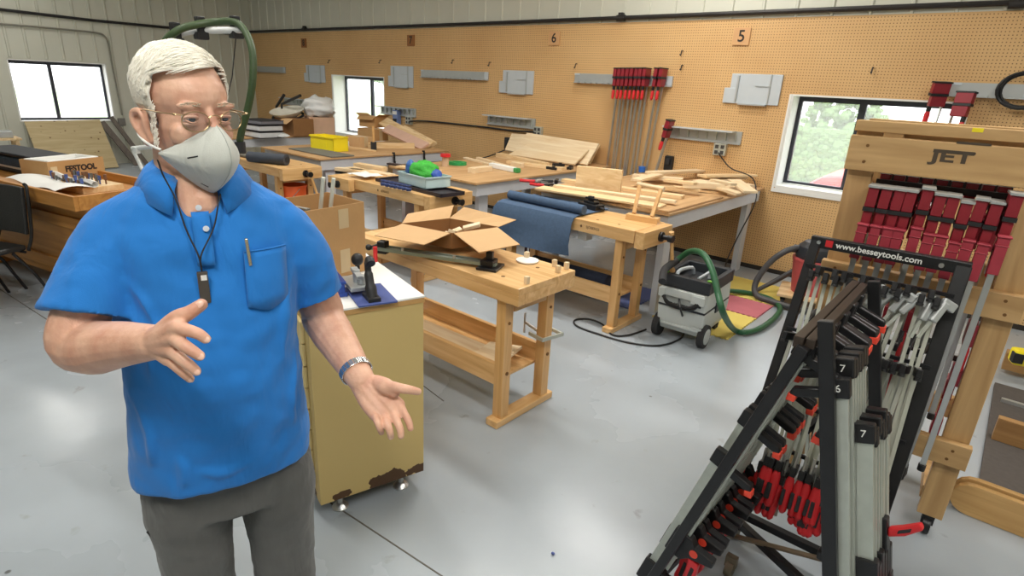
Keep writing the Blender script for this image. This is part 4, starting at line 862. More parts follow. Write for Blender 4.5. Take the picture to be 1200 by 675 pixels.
hp = bez([atz(776, 330, .50), atz(779, 316, .545), atz(792, 306, .565), aty(808, 295, 3.83), aty(823, 297, 3.70), aty(834, 315, 3.60), aty(841, 342, 3.52), aty(848, 368, 3.50), atz(860, 386, .06), atz(874, 389.5, .03), atz(892, 384, .03), atz(908, 372, .03), atz(914, 361, .03), atz(904, 351, .03), atz(885, 345, .03), atz(868, 342, .04), atz(850, 340.5, .06)], 8)
MB().tube(hp[8:], .021, 12).build('suction_hose', greenhose, VAC, smooth=True, world=True)
MB().tube(hp[:18], .026, 12).build('hose_elbow', rubber, VAC, smooth=True, world=True)
cord([atz(795, 342, .3), aty(797, 360, 3.62), atz(803, 385, .02), atz(795, 398, .01), atz(770, 405, .01), atz(735, 401, .01), atz(700, 391, .01), atz(676, 382, .01), atz(674, 375, .01), atz(690, 374, .01), atz(706, 380, .01), atz(717, 392, .01), atz(735, 393, .01), atz(757, 386, .01)], .007, 'black cord looping on the floor in front of the dust extractor')
# second extractor with the hose boom behind the man
VAC2 = vacuum('dust extractor with a hose boom mast standing behind the man', (-2.77, 1.02, 0), radians(8))
mx_, my_ = -2.62, 1.0
def onx(px, py, y): return aty(px, py, y)
bm = [V((-2.85, 1.04, .49)), V((-2.83, 1.02, 1.25)), aty(185, 80, 1.02), aty(190, 55, 1.02), aty(205, 42, 1.06), aty(228, 36, 1.13), aty(260, 35.5, 1.22), aty(283, 35, 1.28)]
boom = thing('hose_boom', 'white bent boom pole carrying a green hose above the man', 'hose boom', (-2.85, 1.04, .49))
MB().tube(bez(bm, 6), .014, 12).build('boom_pole', mat('boomwhite', sr(222, 224, 222), .4), boom, smooth=True, world=True)
hz2 = bez([V((-2.80, 1.0, .50)), V((-2.79, .98, 1.2)), aty(186, 78, 1.0), aty(193, 50, 1.0), aty(208, 36, 1.04), aty(225, 30, 1.1), aty(250, 26, 1.2), aty(275, 26, 1.26), aty(288, 38, 1.27), aty(296, 62, 1.26), aty(296, 95, 1.24), aty(291, 125, 1.22), aty(284, 150, 1.2), aty(281, 165, 1.2)], 7)
MB().tube(hz2, .015, 12).build('hose', olivehose, boom, smooth=True, world=True)
for (px, py, yy) in ((206, 40, 1.05), (235, 33, 1.15), (276, 32, 1.27)):
    c = aty(px, py, yy); MB().cbox(c, (.035, .035, .09)).cbox(c+V((0, 0, -.03)), (.045, .05, .03)).build('hose_clip', blackplastic, boom, world=True, bevel=.005)
c = aty(281, 166, 1.2); MB().cyl(c, c+V((-.0, 0, -.05)), .022).build('hose_end', rubber, boom, smooth=True, world=True)
p = aty(276, 36, 1.27); tag(MB().tube([p+V((0, 0, -.02)), aty(272, 90, 1.24), aty(266, 115, 1.2)], .0025, 5).build('thin_wire', cord_m), 'thin wire hanging from the end of the hose boom', 'wire')
MB().cyl(aty(156, 174, 1.04), aty(180, 172, 1.04), .012).cyl(aty(156, 176, 1.04), aty(167, 199, 1.04), .009).box(aty(160, 176, 1.03)-V((.02, .01, .015)), aty(160, 176, 1.03)+V((.02, .01, .015))).build('cross_arm', mat('boomwhite', (1, 1, 1)), boom, smooth=True, world=True)
# red bucket vacuum on a wooden dolly
bc = atz(945, 356, .0); t = thing('bucket_vacuum', 'red bucket vacuum with a black head on a wooden dolly by the pegboard', 'vacuum cleaner', (bc.x, bc.y, 0), .2)
MB().box((-.24, -.22, .085), (.24, .22, .11)).build('dolly_board', pine, t, bevel=.003)
for sx_, sy in ((-1, -1), (1, -1), (1, 1), (-1, 1)): MB().cyl((sx_*.19-.015, sy*.17, .035), (sx_*.19+.015, sy*.17, .035), .035, n=18).box((sx_*.19-.02, sy*.17-.015, .05), (sx_*.19+.02, sy*.17+.015, .085)).build('caster', blackmetal, t, smooth=30)
MB().lathe([(.001, .112), (.15, .112), (.185, .40), (.192, .40), (.192, .42), (.18, .42), (.001, .42)], n=28).build('bucket_body', mat('bucketred', sr(186, 84, 84), .45), t, smooth=30)
MB().lathe([(.168, .421), (.175, .45), (.16, .52), (.12, .56), (.001, .57)], n=28).box((-.2, -.05, .45), (-.13, .05, .5)).box((-.06, -.09, .57), (.06, .09, .60)).build('motor_head', vacdark, t, smooth=30)
greyh = mat('greyhose', sr(72, 72, 74), .5, var=.2, scale=80)
h2 = bez([V((-.14, -.02, .50)), V((-.25, -.1, .46)), V((-.36, -.12, .33)), V((-.43, -.15, .15)), V((-.40, -.2, .05)), V((-.28, -.24, .035)), V((-.1, -.30, .035)), V((.1, -.31, .035))], 7)
MB().tube(h2, .026, 10).build('suction_hose', greyh, t, smooth=True)
a = t.location; loc2 = [atz(885, 341, .03), atz(905, 331, .10), atz(925, 320, .20), atz(940, 312, .28)]
MB().tube(bez(loc2, 5), [.02]*5+[.024]*11, 10).build('hose_wand', greyh, t, smooth=True, world=True)

# ================================================================ CLAMPS
RAD = 1.0
def parallel_clamp(lb, grp, L=1.05, drop=.0, name='bar_clamp'):
    t = thing(name, lb, 'clamp', (0, 0, 0), 0, grp)
    MB().box((-.011, -.121, -L), (.011, -.113, -.15)).box((-.01, -.004, -.3), (.01, .004, -.01)).build('bar', steel, t)
    h = MB().box((-.02, -.09, -.085), (.02, .014, -.012)); hd = h.build('clamp_head', redpaint, t, bevel=.003)
    MB().box((-.024, -.098, -.012), (.024, .022, -.004)).build('jaw_plate', alu, hd)
    MB().box((-.0225, -.094, -.10), (.0225, .018, -.085)).build('band', blackplastic, hd)
    MB().box((-.018, -.085, -.16), (.018, .012, -.10)).build('slide_block', redpaint, t, bevel=.003)
    k = MB().lathe([(.008, -.16), (.012, -.165), (.013, -.19), (.017, -.195), (.017, -.205), (.014, -.21), (.016, -.235), (.012, -.24)], (0, -.055, 0), n=14).build('spindle_knob', blackmetal, t, smooth=30)
    MB().lathe([(.0175, -.205), (.0178, -.212), (.0175, -.216)], (0, -.055, 0), n=14).build('knob_ring', steel, k, smooth=30)
    MB().box((-.012, -.07, -.30), (.012, -.045, -.24)).build('handle', redbright, t, bevel=.004)
    j = MB().box((-.019, -.138, -.275+drop), (.019, -.104, -.145+drop)).box((-.023, -.143, -.149+drop), (.023, -.10, -.142+drop)).box((-.022, -.141, -.178+drop), (.022, -.102, -.173+drop)).box((-.01, -.104, -.2+drop), (.01, .004, -.18+drop)); j.build('fixed_jaw', redjaw, t, bevel=.003)
    MB().cyl((0, -.117, -L-.015), (0, -.117, -L+.01), .015, n=12).build('end_cap', blackplastic, t, smooth=True)
    return t
# --- wooden rack
RLp, RRp = V((-.468, 2.66, 0)), V((.081, 2.70, 0)); rd = (RRp-RLp).normalized(); rang = atan2(rd.y, rd.x); rn = V((-rd.y, rd.x, 0))
RK = thing('clamp_rack', 'tall wooden clamp rack with a lettered top beam, loaded with red clamps', 'clamp rack', (RLp.x, RLp.y, 0), rang)
Lr = (RRp-RLp).length   # local x 0..Lr
DEP = .38
for yy in (0, DEP):
    for xx in (0, Lr):
        z1 = 1.60
        MB().box((xx-.044+.12*yy, yy-.02, .09), (xx+.044+.12*yy, yy+.02, z1)).build('post', rackwood, RK, bevel=.003)
    MB().box((-.05, yy-.045, 1.60), (Lr+.75, yy+.045, 1.64)).build('top_rail', rackwood_x, RK, bevel=.003)
MB().box((-.055, -.061, 1.455), (Lr+.75, -.021, 1.585)).build('front_beam', rackwood_x, RK, bevel=.003)
MB().box((-.055, DEP+.021, 1.455), (Lr+.75, DEP+.061, 1.585)).build('rear_beam', rackwood_x, RK, bevel=.003)
MB().box((-.055, -.061, .985), (Lr+.055, -.021, 1.085)).build('middle_beam', rackwood_x, RK, bevel=.003)
MB().box((-.055, -.061, .36), (Lr+.055, -.021, .46)).build('lower_beam', rackwood_x, RK, bevel=.003)
MB().box((-.055, DEP+.021, .985), (Lr+.055, DEP+.061, 1.085)).build('middle_beam', rackwood_x, RK, bevel=.003)
MB().box((-.055, DEP+.021, .36), (Lr+.055, DEP+.061, .46)).build('lower_beam', rackwood_x, RK, bevel=.003)
for xx in (0, Lr):
    MB().box((xx-.05, .02, .14), (xx+.05, DEP-.02, .20)).build('base_rail', rackwood_x, RK, bevel=.003)
    MB().box((xx-.02, .02, 1.3), (xx+.02, DEP-.02, 1.38)).build('shelf_support', rackwood_x, RK, bevel=.003)
    for yy in (0, DEP):
        MB().cyl((xx-.014, yy, .038), (xx+.014, yy, .038), .038, n=18).box((xx-.022, yy-.012, .045), (xx+.022, yy+.012, .09)).build('caster', blackmetal, RK, smooth=30)
for yy in (.06, DEP-.06): MB().box((.055, yy-.008, 1.395), (Lr-.055, yy+.008, 1.42)).build('hanging_bar', blackmetal, RK)
bolt = MB()
for xx in (0, Lr):
    for zz in (1.49, 1.55, 1.01, 1.06, .39, .43): bolt.cyl((xx-.012+(zz*37 % .03), -.0625, zz), (xx-.012+(zz*37 % .03), -.0608, zz), .006, n=10)
bolt.build('screw_heads', mat('holewood', (0, 0, 0)), RK)
inkdark = mat('inkdark', sr(76, 64, 50), .7)
def rp(px, py, off=-.061):
    d = ray(px, py); n_ = V((-sin(rang), cos(rang), 0)); o_ = RLp+n_*off; tt_ = (o_-CAMP).dot(n_)/d.dot(n_); q = CAMP+d*tt_; return (q-RLp).dot(V((cos(rang), sin(rang), 0))), q.z
jx, jz = rp(1116, 184.5)
text('lettering', 'JET', .056, inkdark, RK, (jx, -.0622, jz), (pi/2, 0, 0), bold=.0016, sx=1.62)
(a0, b0), (a1, b1) = rp(1094, 176), rp(1142, 181); (a2, b2), (a3, b3) = rp(1121, 167), rp(1162, 170)
MB().box((a0, -.0625, (b0+b1)/2-.006), (a1, -.0612, (b0+b1)/2+.006)).box((a2, -.0625, (b2+b3)/2-.004), (a3, -.0612, (b2+b3)/2+.004)).build('logo_bars', inkdark, RK)
yx, yz = rp(1146, 152.5, -.045)
MB().box((yx-.016, -.0462, yz-.007), (yx+.016, -.0452, yz+.007)).build('yellow_sticker', yellowp, RK)
Rm = M4((RLp.x, RLp.y, 0), rang)
def rk(x, y, z): return Rm @ V((x, y, z))
pc0 = parallel_clamp('red parallel jaw clamp hanging in the front row of the wooden rack', 'red clamps in the front row of the wooden rack')
xs = [.072+.0405*k for k in range(11)]; rnd = random.Random(5)
dz = [0, .0, .0, .0, .015, 0, .0, -.015, .0, -.005, .03]
for k, x in enumerate(xs):
    p = rk(x, -.068, 1.418+dz[k]); r_ = (0, 0, rang+rnd.uniform(-.04, .04)); r_ = (radians(-1.5), radians(1+.4*rnd.random()), r_[2])
    if k == 0: pc0.location = p; pc0.rotation_euler = r_; pc0.scale = (.86, 1, 1)
    else: dup(pc0, p, r_)
pc0['label'] = 'red parallel jaw clamp hanging in the front row of the wooden rack'
pcb = parallel_clamp('red parallel jaw clamp hanging in the rear row of the wooden rack', 'red clamps in the rear row of the wooden rack', L=.95, drop=.03)
for k in range(9):
    p = rk(.08+.047*k, .17, 1.452); r_ = (0, 0, rang)
    if k == 0: pcb.location = p; pcb.rotation_euler = r_; pcb.scale = (.86, 1, 1)
    else: dup(pcb, p, r_)
# short clamps under the middle beam
def short_clamp(lb, grp):
    t = thing('bar_clamp', lb, 'clamp', group=grp)
    MB().box((-.011, -.004, -.34), (.011, .004, 0)).build('bar', steel, t)
    MB().box((-.016, -.07, -.15), (.016, .012, -.06)).build('clamp_head', redpaint, t, bevel=.003)
    MB().lathe([(.01, 0), (.014, -.02), (.013, -.1), (.008, -.11)], (0, -.05, -.15), n=12).build('handle', redbright, t, smooth=30)
    MB().box((-.017, -.04, -.33), (.017, .012, -.25)).build('fixed_jaw', redjaw, t, bevel=.003)
    return t
sc0 = short_clamp('short red clamp hanging low inside the wooden rack', 'short clamps low in the wooden rack')
for k in range(14):
    p = rk(.08+.068*(k % 7), .04 if k < 7 else .16, 1.0 if k < 7 else .72); r_ = (0, 0, rang)
    if k == 0: sc0.location = p; sc0.rotation_euler = r_
    else: dup(sc0, p, r_)
for yy, zz in ((.045, 1.01), (.165, .73)): MB().box((.05, yy-.01, zz-.01), (Lr-.05, yy+.0, zz+.012)).build('inner_rod', blackmetal, RK)

# --- long clamps on the pegboard
def wall_clamp(lb, grp, L=1.12):
    t = thing('bar_clamp', lb, 'clamp', group=grp)
    MB().box((-.014, -.005, -L), (.014, .005, .02)).build('bar', steel, t)
    MB().box((-.026, -.11, -.02), (.026, .014, .06)).build('clamp_head', redpaint, t, bevel=.004)
    MB().box((-.028, -.115, .06), (.028, .02, .072)).box((-.028, -.113, -.04), (.028, .016, -.02)).build('band', blackplastic, t)
    MB().box((-.024, -.1, -.12), (.024, .014, -.04)).build('slide_block', redpaint, t, bevel=.004)
    MB().cyl((0, -.085, -.12), (0, -.085, -.16), .018).build('spindle', blackmetal, t, smooth=True)
    MB().lathe([(.014, 0), (.021, -.03), (.019, -.09), (.009, -.105)], (0, -.085, -.155), n=12).build('handle', redbright, t, smooth=30)
    return t
g_ = 'long red clamps hanging from the wall rail'
wc = wall_clamp('long red bar clamp in the tight cluster on the wall rail', g_); first = True
for px in (726, 730.5, 735, 740, 745, 750.5, 755, 760, 773, 779):
    p = wp(px, 88, .075); rot = (radians(-1), radians(rnd.uniform(.2, 2.2)), 0)
    if px > 770: rot = (0, radians(4.5), 0)
    if first: wc.location = p; wc.rotation_euler = rot; wc.scale = (.78, 1, 1); first = False
    else: dup(wc, p, rot, None if px < 770 else 'long red bar clamp in the separate pair at the right of the wall rail')
c = wp(786, 148, .10); w3 = wall_clamp('single shorter red clamp hooked on the left end of the lower shelf rail', None, .62); w3.location = c; w3.rotation_euler = (0, radians(12), 0)
a = wp(1109, 107, .09); w4 = wall_clamp('red clamp hanging at the left end of the far right wall rail, over the window', None, .75); w4.location = a; w4.rotation_euler = (0, radians(7), radians(-60))
a = wp(1122, 118, .12); w5 = wall_clamp('red clamp with sideways head beside the other one over the window', None, .4); w5.location = a; w5.rotation_euler = (0, radians(7), radians(70))
t = thing('cable_coil', 'black cable coil hanging on the wall rail at the right edge', 'cable', wp(1200, 106, .10)); 
MB().tube([(.16*cos(a_*pi/12), .0+.01*sin(a_), .13*sin(a_*pi/12)) for a_ in range(25)], .012, 8).tube([(.14*cos(a_*pi/12), .025+.0*sin(a_), .12*sin(a_*pi/12)) for a_ in range(25)], .012, 8).build('coil', cord_m, t, smooth=True)

# ================================================================ STEEL CLAMP CART
CART = thing('clamp_cart', 'black steel A-frame clamp cart loaded with clamps, in front of the wooden rack', 'clamp cart', (-.28, 1.9, 0))
def bar(a, c, w, h, nm, m_=blackmetal, up=(0, 0, 1), bv=.003): return MB().beam(a, c, w, h, up).build(nm, m_, CART, world=True, bevel=bv)
TL, TR, BL, BR = V((-.512, 2.40, 1.20)), V((-.055, 2.40, 1.205)), V((-.535, 2.06, .10)), V((-.06, 2.06, .10))
bar(TL, BL, .035, .03, 'face_post', up=(0, 1, 0)); bar(TR, BR, .045, .03, 'face_post', up=(0, 1, 0))
bar(TL+V((-.018, -.0, -.005)), TR+V((.02, 0, -.005)), .03, .042, 'top_bar')
tb = thing  # text bar face
fa = atan2(.34, 1.08)
text('web_address', 'www.besseytools.com', .030, white, CART, (-.305+.28, 2.3835-1.9, 1.197), (pi/2, 0, 0), bold=.0006)
MB().box((-.512+.28+.035, .4838, 1.185), (-.512+.28+.06, .4846, 1.21)).build('maker_square', redbright, CART)
MB().cyl((-.115+.28, .485, 1.197), (-.115+.28, .478, 1.197), .008, n=12).cyl((-.50+.28, .485, 1.197), (-.50+.28, .478, 1.197), .007, n=12).build('bar_bolt', steel, CART, smooth=30)
def onf(x, s): return V((x, 2.40-.303*s, 1.20-.953*s))     # a point on the sloping face, s metres down from its top
fn = V((0, -.953, .303))
for s3 in (.10, .35, .62, .80, 1.0):
    bar(onf(-.52, s3)+fn*.015, onf(-.055, s3)+fn*.015, .012, .012, 'hanging_rod', bv=0)
# A-frame
AL, AR = V((-.285, 1.50, 1.12)), V((-.275, 1.50, 1.18)); FL, FR = V((-.60, 1.50, .10)), V((-.015, 1.50, .10))
for yy in (1.50, 2.12):
    bar(V((-.292, yy, 1.12)), V((-.60, yy, .10)), .03, .04, 'left_leg', up=(0, 1, 0))
    bar(V((-.262, yy+.012, 1.195 if yy < 2 else 1.16)), V((-.015, yy+.012, .10)), .036, .024, 'right_leg', up=(0, 1, 0))
MB().beam((-.308, 1.49, 1.128), (-.314, 2.15, 1.128), .023, .03).beam((-.282, 1.50, 1.128), (-.288, 2.15, 1.128), .023, .026).build('apex_channel', mat('brownsteel', sr(64, 54, 46), .45, .4), CART, world=True, bevel=.002)
for s3 in (.12, .42, .85):
    bar(V((-.292-.302*s3, 1.5, 1.12-s3)), V((-.292-.302*s3, 2.12, 1.12-s3)), .014, .014, 'side_rod', bv=0); bar(V((-.262+.23*s3, 1.51, 1.12-s3)), V((-.262+.23*s3, 2.13, 1.12-s3)), .014, .014, 'side_rod', bv=0)
for a, c in (((-.60, 1.48, .10), (-.56, 2.14, .10)), ((-.015, 1.48, .10), (-.015, 2.14, .10)), ((-.60, 1.5, .10), (-.015, 1.5, .10)), ((-.58, 2.12, .10), (-.015, 2.12, .10)), ((-.52, 2.06, .115), (.0, 1.80, .115))): bar(a, c, .03, .03, 'base_bar')
bar((-.5, 1.92, .13), (-.1, 2.08, .13), .02, .012, 'base_brace', mat('rustbar', sr(120, 104, 84), .6, .3))
for (x, y) in ((-.44, 1.88), (-.56, 1.56), (-.03, 1.56), (-.03, 2.08), (-.5, 2.1)): 
    MB().cyl((x-.013, y, .034), (x+.013, y, .034), .034, n=18).box((x-.02, y-.012, .04), (x+.02, y+.012, .088)).build('caster', mat('castersteel', sr(120, 110, 92), .5, .4), CART, world=True, smooth=30)

def f_clamp(lb, grp, L, m_handle=redbright, arm=.085):
    t = thing('bar_clamp', lb, 'clamp', group=grp)
    MB().box((-.006, -.004, -L), (.006, .004, 0)).build('bar', mat('barpale', sr(206, 208, 196), .35, .55), t)
    MB().box((-.009, -arm, -.03), (.009, .012, 0)).build('fixed_jaw', blackmetal, t, bevel=.003)
    MB().cyl((0, -arm+.012, -.03), (0, -arm+.012, -.04), .011, n=12).build('pad', blackplastic, t)
    MB().box((-.011, -arm+.005, -L+.14), (.011, .014, -L+.175)).build('sliding_jaw', blackmetal, t, bevel=.003)
    MB().cyl((0, -arm+.018, -L+.14), (0, -arm+.018, -L+.23), .005, n=10).build('spindle', steel, t, smooth=True)
    MB().lathe([(.009, .02), (.015, 0), (.016, -.06), (.013, -.11), (.006, -.12)], (0, -arm+.018, -L+.12), n=12).build('handle', m_handle, t, smooth=30)
    MB().box((-.0165, -arm-.001, -L+.03), (-.004, -arm+.037, -L+.09)).build('grip_inlay', rubber, t, bevel=.003)
    return t
rotf = (-.305, 0, 0)
g1 = 'long clamps on the upper rods of the steel cart face'; g2 = 'clamps on the lower rods of the steel cart face'
fa_ = f_clamp('long pale-barred clamp with red handle hanging on the upper rods of the cart face', g1, .93)
for k in range(17):
    p = onf(-.485+.0245*k, .10 if k % 2 else .12)+fn*.032; r_ = (rotf[0], radians(rnd.uniform(-.6, .9)), radians(rnd.uniform(-8, 8)))
    if k == 0: fa_.location = p; fa_.rotation_euler = r_
    else: dup(fa_, p, r_)
fb = f_clamp('pale-barred clamp with red handle hanging on the lower rods of the cart face', g2, .64)
for k in range(16):
    p = onf(-.485+.0265*k, .36)+fn*.05; r_ = (rotf[0], radians(rnd.uniform(-.5, 1.2)), radians(rnd.uniform(-8, 8)))
    if k == 0: fb.location = p; fb.rotation_euler = r_
    else: dup(fb, p, r_)
fc = f_clamp('black-jawed clamp hanging behind the lower rods of the cart face', 'clamps behind the cart face', .72, blackplastic)
for k in range(11):
    p = onf(-.47+.037*k, .30)-fn*.04; r_ = (rotf[0], 0, radians(180+rnd.uniform(-12, 12)))
    if k == 0: fc.location = p; fc.rotation_euler = r_
    else: dup(fc, p, r_)
# grey cast jaws near the top of the face
gj0 = None
for k in range(9):
    x = -.36+.036*k; s3 = .13 if k > 2 else .30
    if k > 2: x = -.25+.036*(k-3)
    p = onf(x, s3)+fn*.09
    if gj0 is None:
        gj0 = thing('cast_clamp', 'grey cast-headed clamp hooked near the top of the cart face', 'clamp', group='grey cast clamps on the cart face')
        MB().box((-.01, -.014, -.075), (.012, .014, .0)).box((-.012, -.012, -.02), (.035, .012, .012)).build('cast_jaw', alu, gj0, bevel=.005)
        MB().box((-.005, -.0, -.14), (.005, .008, -.06)).build('bar', galv, gj0)
    o2 = gj0 if k == 0 else dup(gj0, p)
    o2.location = p; o2.rotation_euler = (-.3, radians(10+20*rnd.random()), radians(rnd.uniform(-25, 25)))
# trigger clamps on the A-frame sides
def trigger_clamp(lb, grp, L, num=None, wide=.012, bp_=None, side=1, out=False):
    t = thing('trigger_clamp', lb, 'clamp', group=grp)
    MB().box((-.016, -wide/2, -L), (.016, wide/2, .012)).box((-.019, -wide/2-.0015, -L), (-.013, wide/2+.0015, .012)).box((.013, -wide/2-.0015, -L), (.019, wide/2+.0015, .012)).build('bar', galv, t)
    MB().prism([(-.024, .022), (.024, .022), (.03, -.012), (.11, -.02), (.118, -.036), (.10, -.044), (.02, -.034), (-.024, -.03)], -.0135, .0135).build('fixed_jaw', blackmetal, t, bevel=.004)
    MB().prism([(.10, -.042), (.12, -.034), (.128, -.055), (.106, -.060)], -.0145, .0145).build('jaw_pad', redorange, t, bevel=.003)
    b_ = bp_ or L*.86
    MB().prism([(-.03, -b_+.05), (.03, -b_+.05), (.05, -b_+.03), (.115, -b_+.035), (.12, -b_+.01), (.05, -b_-.02), (.03, -b_-.05), (-.03, -b_-.05)], -.0155, .0155).build('clamp_body', blackmetal, t, bevel=.004)
    MB().cyl((.055, -.017, -b_+.01), (.055, .017, -b_+.01), .014, n=14).build('release_button', redorange, t, smooth=30)
    if out:
        h = MB().prism([(-.03, -b_-.005), (-.03, -b_+.022), (-.06, -b_+.036), (-.105, -b_+.062), (-.112, -b_+.046), (-.07, -b_+.012)], -.012, .012).build('handle', redbright, t, bevel=.006)
        MB().prism([(-.05, -b_+.012), (-.055, -b_+.028), (-.088, -b_+.046), (-.084, -b_+.030)], -.0135, .0135).build('grip_inlay', rubber, h, bevel=.004)
        return t
    h = MB().prism([(.045, -b_-.015), (.085, -b_-.02), (.10, -b_-.09), (.095, -b_-.13), (.065, -b_-.13), (.062, -b_-.08)], -.014, .014).build('handle', redbright, t, bevel=.006)
    MB().prism([(.068, -b_-.04), (.082, -b_-.04), (.092, -b_-.11), (.076, -b_-.11)], -.0155, .0155).build('grip_inlay', rubber, h, bevel=.004)
    if num: text('stamped_number', num, .028, white, t, (.002, .0142*side, -.005), (pi/2, 0, pi if side > 0 else 0))
    return t
gL = 'trigger clamps on the left side of the A-frame'
tl = trigger_clamp('black trigger clamp with orange pads on the left slope of the A-frame', gL, .94)
for k in range(10):
    s3 = -.01+(.0 if k % 2 else .012)+.0*k; y = 1.545+.057*k
    p = V((-.292-.302*s3-.006, y, 1.12-.953*s3-.02)); r_ = (0, .288, radians(rnd.uniform(-3, 3)))
    if k == 0: tl.location = p; tl.rotation_euler = r_
    else: dup(tl, p, r_)
tl2 = trigger_clamp('black trigger clamp lower on the left slope of the A-frame', 'lower trigger clamps on the left side of the A-frame', .66)
for k in range(8):
    s3 = .30+.012*(k % 3)+(.14 if k == 0 else 0); y = 1.56+.062*k
    p = V((-.292-.302*s3-.030, y, 1.12-.953*s3-.02)); r_ = (0, .288, radians(rnd.uniform(-4, 4)))
    if k == 0: tl2.location = p; tl2.rotation_euler = r_
    else: dup(tl2, p, r_)
gR = 'trigger clamps on the right side of the A-frame'
def RS(s, y, off): return V((-.262+.22*s+off*.975, y, 1.12-.975*s+off*.22))
tr = trigger_clamp('grey-barred trigger clamp stamped 7 on the right slope of the A-frame', gR, .98, '7')
for k in range(6):
    p = RS(.06+.006*(k % 2), 1.575+.024*k, .042+.001*k); r_ = (0, .222, radians(180+rnd.uniform(-2, 2)))
    if k == 0: tr.location = p; tr.rotation_euler = r_
    else: dup(tr, p, r_)
# the numbered jaws of the nearest ones face the camera
t6 = trigger_clamp('grey-barred trigger clamp stamped 6, nearest on the right slope of the A-frame', None, .98, None); t6.location = RS(.10, 1.535, .040); t6.rotation_euler = (0, .222, radians(180))
text('stamped_number', '6', .028, white, t6, (.002, .0142, -.005), (pi/2, 0, pi))
tr2 = trigger_clamp('grey-barred trigger clamp lower on the right slope of the A-frame', 'lower trigger clamps on the right side of the A-frame', .80, '7', bp_=.42)
for k in range(6):
    p = RS(.24+.02*(k % 2), 1.60+.026*k, .082+.002*k); r_ = (0, .222, radians(180+rnd.uniform(-3, 3)))
    if k == 0: tr2.location = p; tr2.rotation_euler = r_
    else: dup(tr2, p, r_)

for k, (s3, y, b3) in enumerate(((.27, 1.70, .31), (.27, 1.74, .50))):
    t = trigger_clamp(['trigger clamp whose red handle sticks out beside the cart, the higher of the two', 'trigger clamp whose red handle sticks out beside the cart, the lower of the two'][k], None, .80, bp_=b3, out=True); t.location = RS(s3, y, .090+.004*k); t.rotation_euler = (0, .222, radians(176))
# ================================================================ LEFT: TRAY BENCH, CHAIRS, LEANING BOARDS
ZT = .85
A = atz(85, 231, ZT); Bq = atz(0, 211.5, ZT); ex = (Bq-A).normalized(); ang = atan2(-ex.y, -ex.x); ey = V((ex.y, -ex.x, 0))
if ey.y < 0: ey = -ey
LB, DB = 2.1, .72
org = A+ex*(LB/2)+ey*(DB/2)
TB = thing('tray_bench', 'wooden bench with a raised tray rim, behind the black chairs', 'workbench', (org.x, org.y, 0), ang)
g = MB().box((-LB/2, -DB/2, ZT-.10), (LB/2, -DB/2+.03, ZT)).box((-LB/2, DB/2-.03, ZT-.10), (LB/2, DB/2, ZT)).box((LB/2-.03, -DB/2+.03, ZT-.10), (LB/2, DB/2-.03, ZT)).box((-LB/2, -DB/2+.03, ZT-.10), (-LB/2+.03, DB/2-.03, ZT))
g.build('tray_rim', darkpine, TB, bevel=.003); MB().box((-LB/2+.03, -DB/2+.03, ZT-.09), (LB/2-.03, DB/2-.03, ZT-.06)).build('tray_floor', darkpine, TB)
MB().box((-LB/2+.15, -DB/2+.12, .14), (LB/2-.12, DB/2-.1, ZT-.1)).build('front_panel', darkpine, TB, bevel=.004)
for zz in (.2, .56): MB().box((-LB/2+.15, -DB/2+.10, zz), (LB/2-.12, -DB/2+.119, zz+.09)).build('panel_board', darkpine, TB, bevel=.004)
for sx_ in (-1, 1): MB().box((sx_*(LB/2-.2)-.05, -DB/2+.06, 0), (sx_*(LB/2-.2)+.05, DB/2-.06, .14)).build('foot', darkpine, TB, bevel=.004)
ZF = ZT-.06
f0 = atz(60, 216, ZF); f1 = atz(119, 208, ZF); f1 = f0+(f1-f0).normalized()*.46; bx = (f1-f0).normalized(); by = V((-bx.y, bx.x, 0))
t = thing('cardboard_box', 'tan cardboard box with black lettering and white foam inside, on the tray bench', 'cardboard box', (f0.x, f0.y, ZF), atan2(bx.y, bx.x)); H_ = .17
MB().box((0, 0, 0), (.46, .004, H_)).box((0, .296, 0), (.46, .30, H_)).box((0, .004, 0), (.004, .296, H_)).box((.456, .004, 0), (.46, .296, H_)).box((.004, .004, 0), (.456, .296, .005)).build('box_body', cardboard, t)
MB().box((.02, .02, .005), (.44, .28, .12)).box((.02, .02, .12), (.44, .05, H_+.005)).box((.02, .25, .12), (.44, .28, H_+.005)).box((.02, .05, .12), (.05, .25, H_+.005)).box((.41, .05, .12), (.44, .25, H_+.005)).build('foam_insert', white, t, bevel=.006)
text('lettering', 'FESTOOL', .062, mat('inkblack', sr(50, 40, 34), .7), t, (.26, -.0012, .10), (pi/2, 0, 0), bold=.003)
MB().box((.02, -.0012, .02), (.07, .0, .13)).build('shipping_label', mat('labelp', sr(214, 190, 150), .6), t)
p0, p1 = atz(25, 210, ZF+.03), atz(84, 226, ZF+.03); d_ = (p1-p0).normalized(); n_ = V((-d_.y, d_.x, 0)); Lp = (p1-p0).length; rows = []
for i in range(14):
    u = i/13
    if u < .7: off = u/.7*.26; z = .02+.02*sin(u*5)
    else: a_ = (u-.7)/.3*4.6; off = .26+.024*sin(a_); z = .02+.02*sin(.7*5)+.024*(1-cos(a_))
    rows.append([p0+d_*(Lp*v/10)+n_*(off-.10)+V((0, 0, z+.012*sin(v*.9))) for v in range(11)])
o_ = MB().sheet(rows, .0015).build('paper_roll', white, smooth=True); tag(o_, 'large white paper sheet half rolled up in the tray bench', 'paper')
c = atz(88, 221, ZF); t = thing('bit_block', 'wooden block stuck full of small router bits on the tray bench', 'bit holder', (c.x, c.y+.05, ZF), ang); bitc = [mat('bitblue', sr(70, 90, 150), .4), mat('bitbrown', sr(120, 84, 60), .5), mat('bitgrey', sr(120, 122, 120), .3, .7)]
MB().box((-.26, -.13, 0), (.26, .16, .045)).build('block', pine, t, bevel=.003)
rnd = random.Random(8)
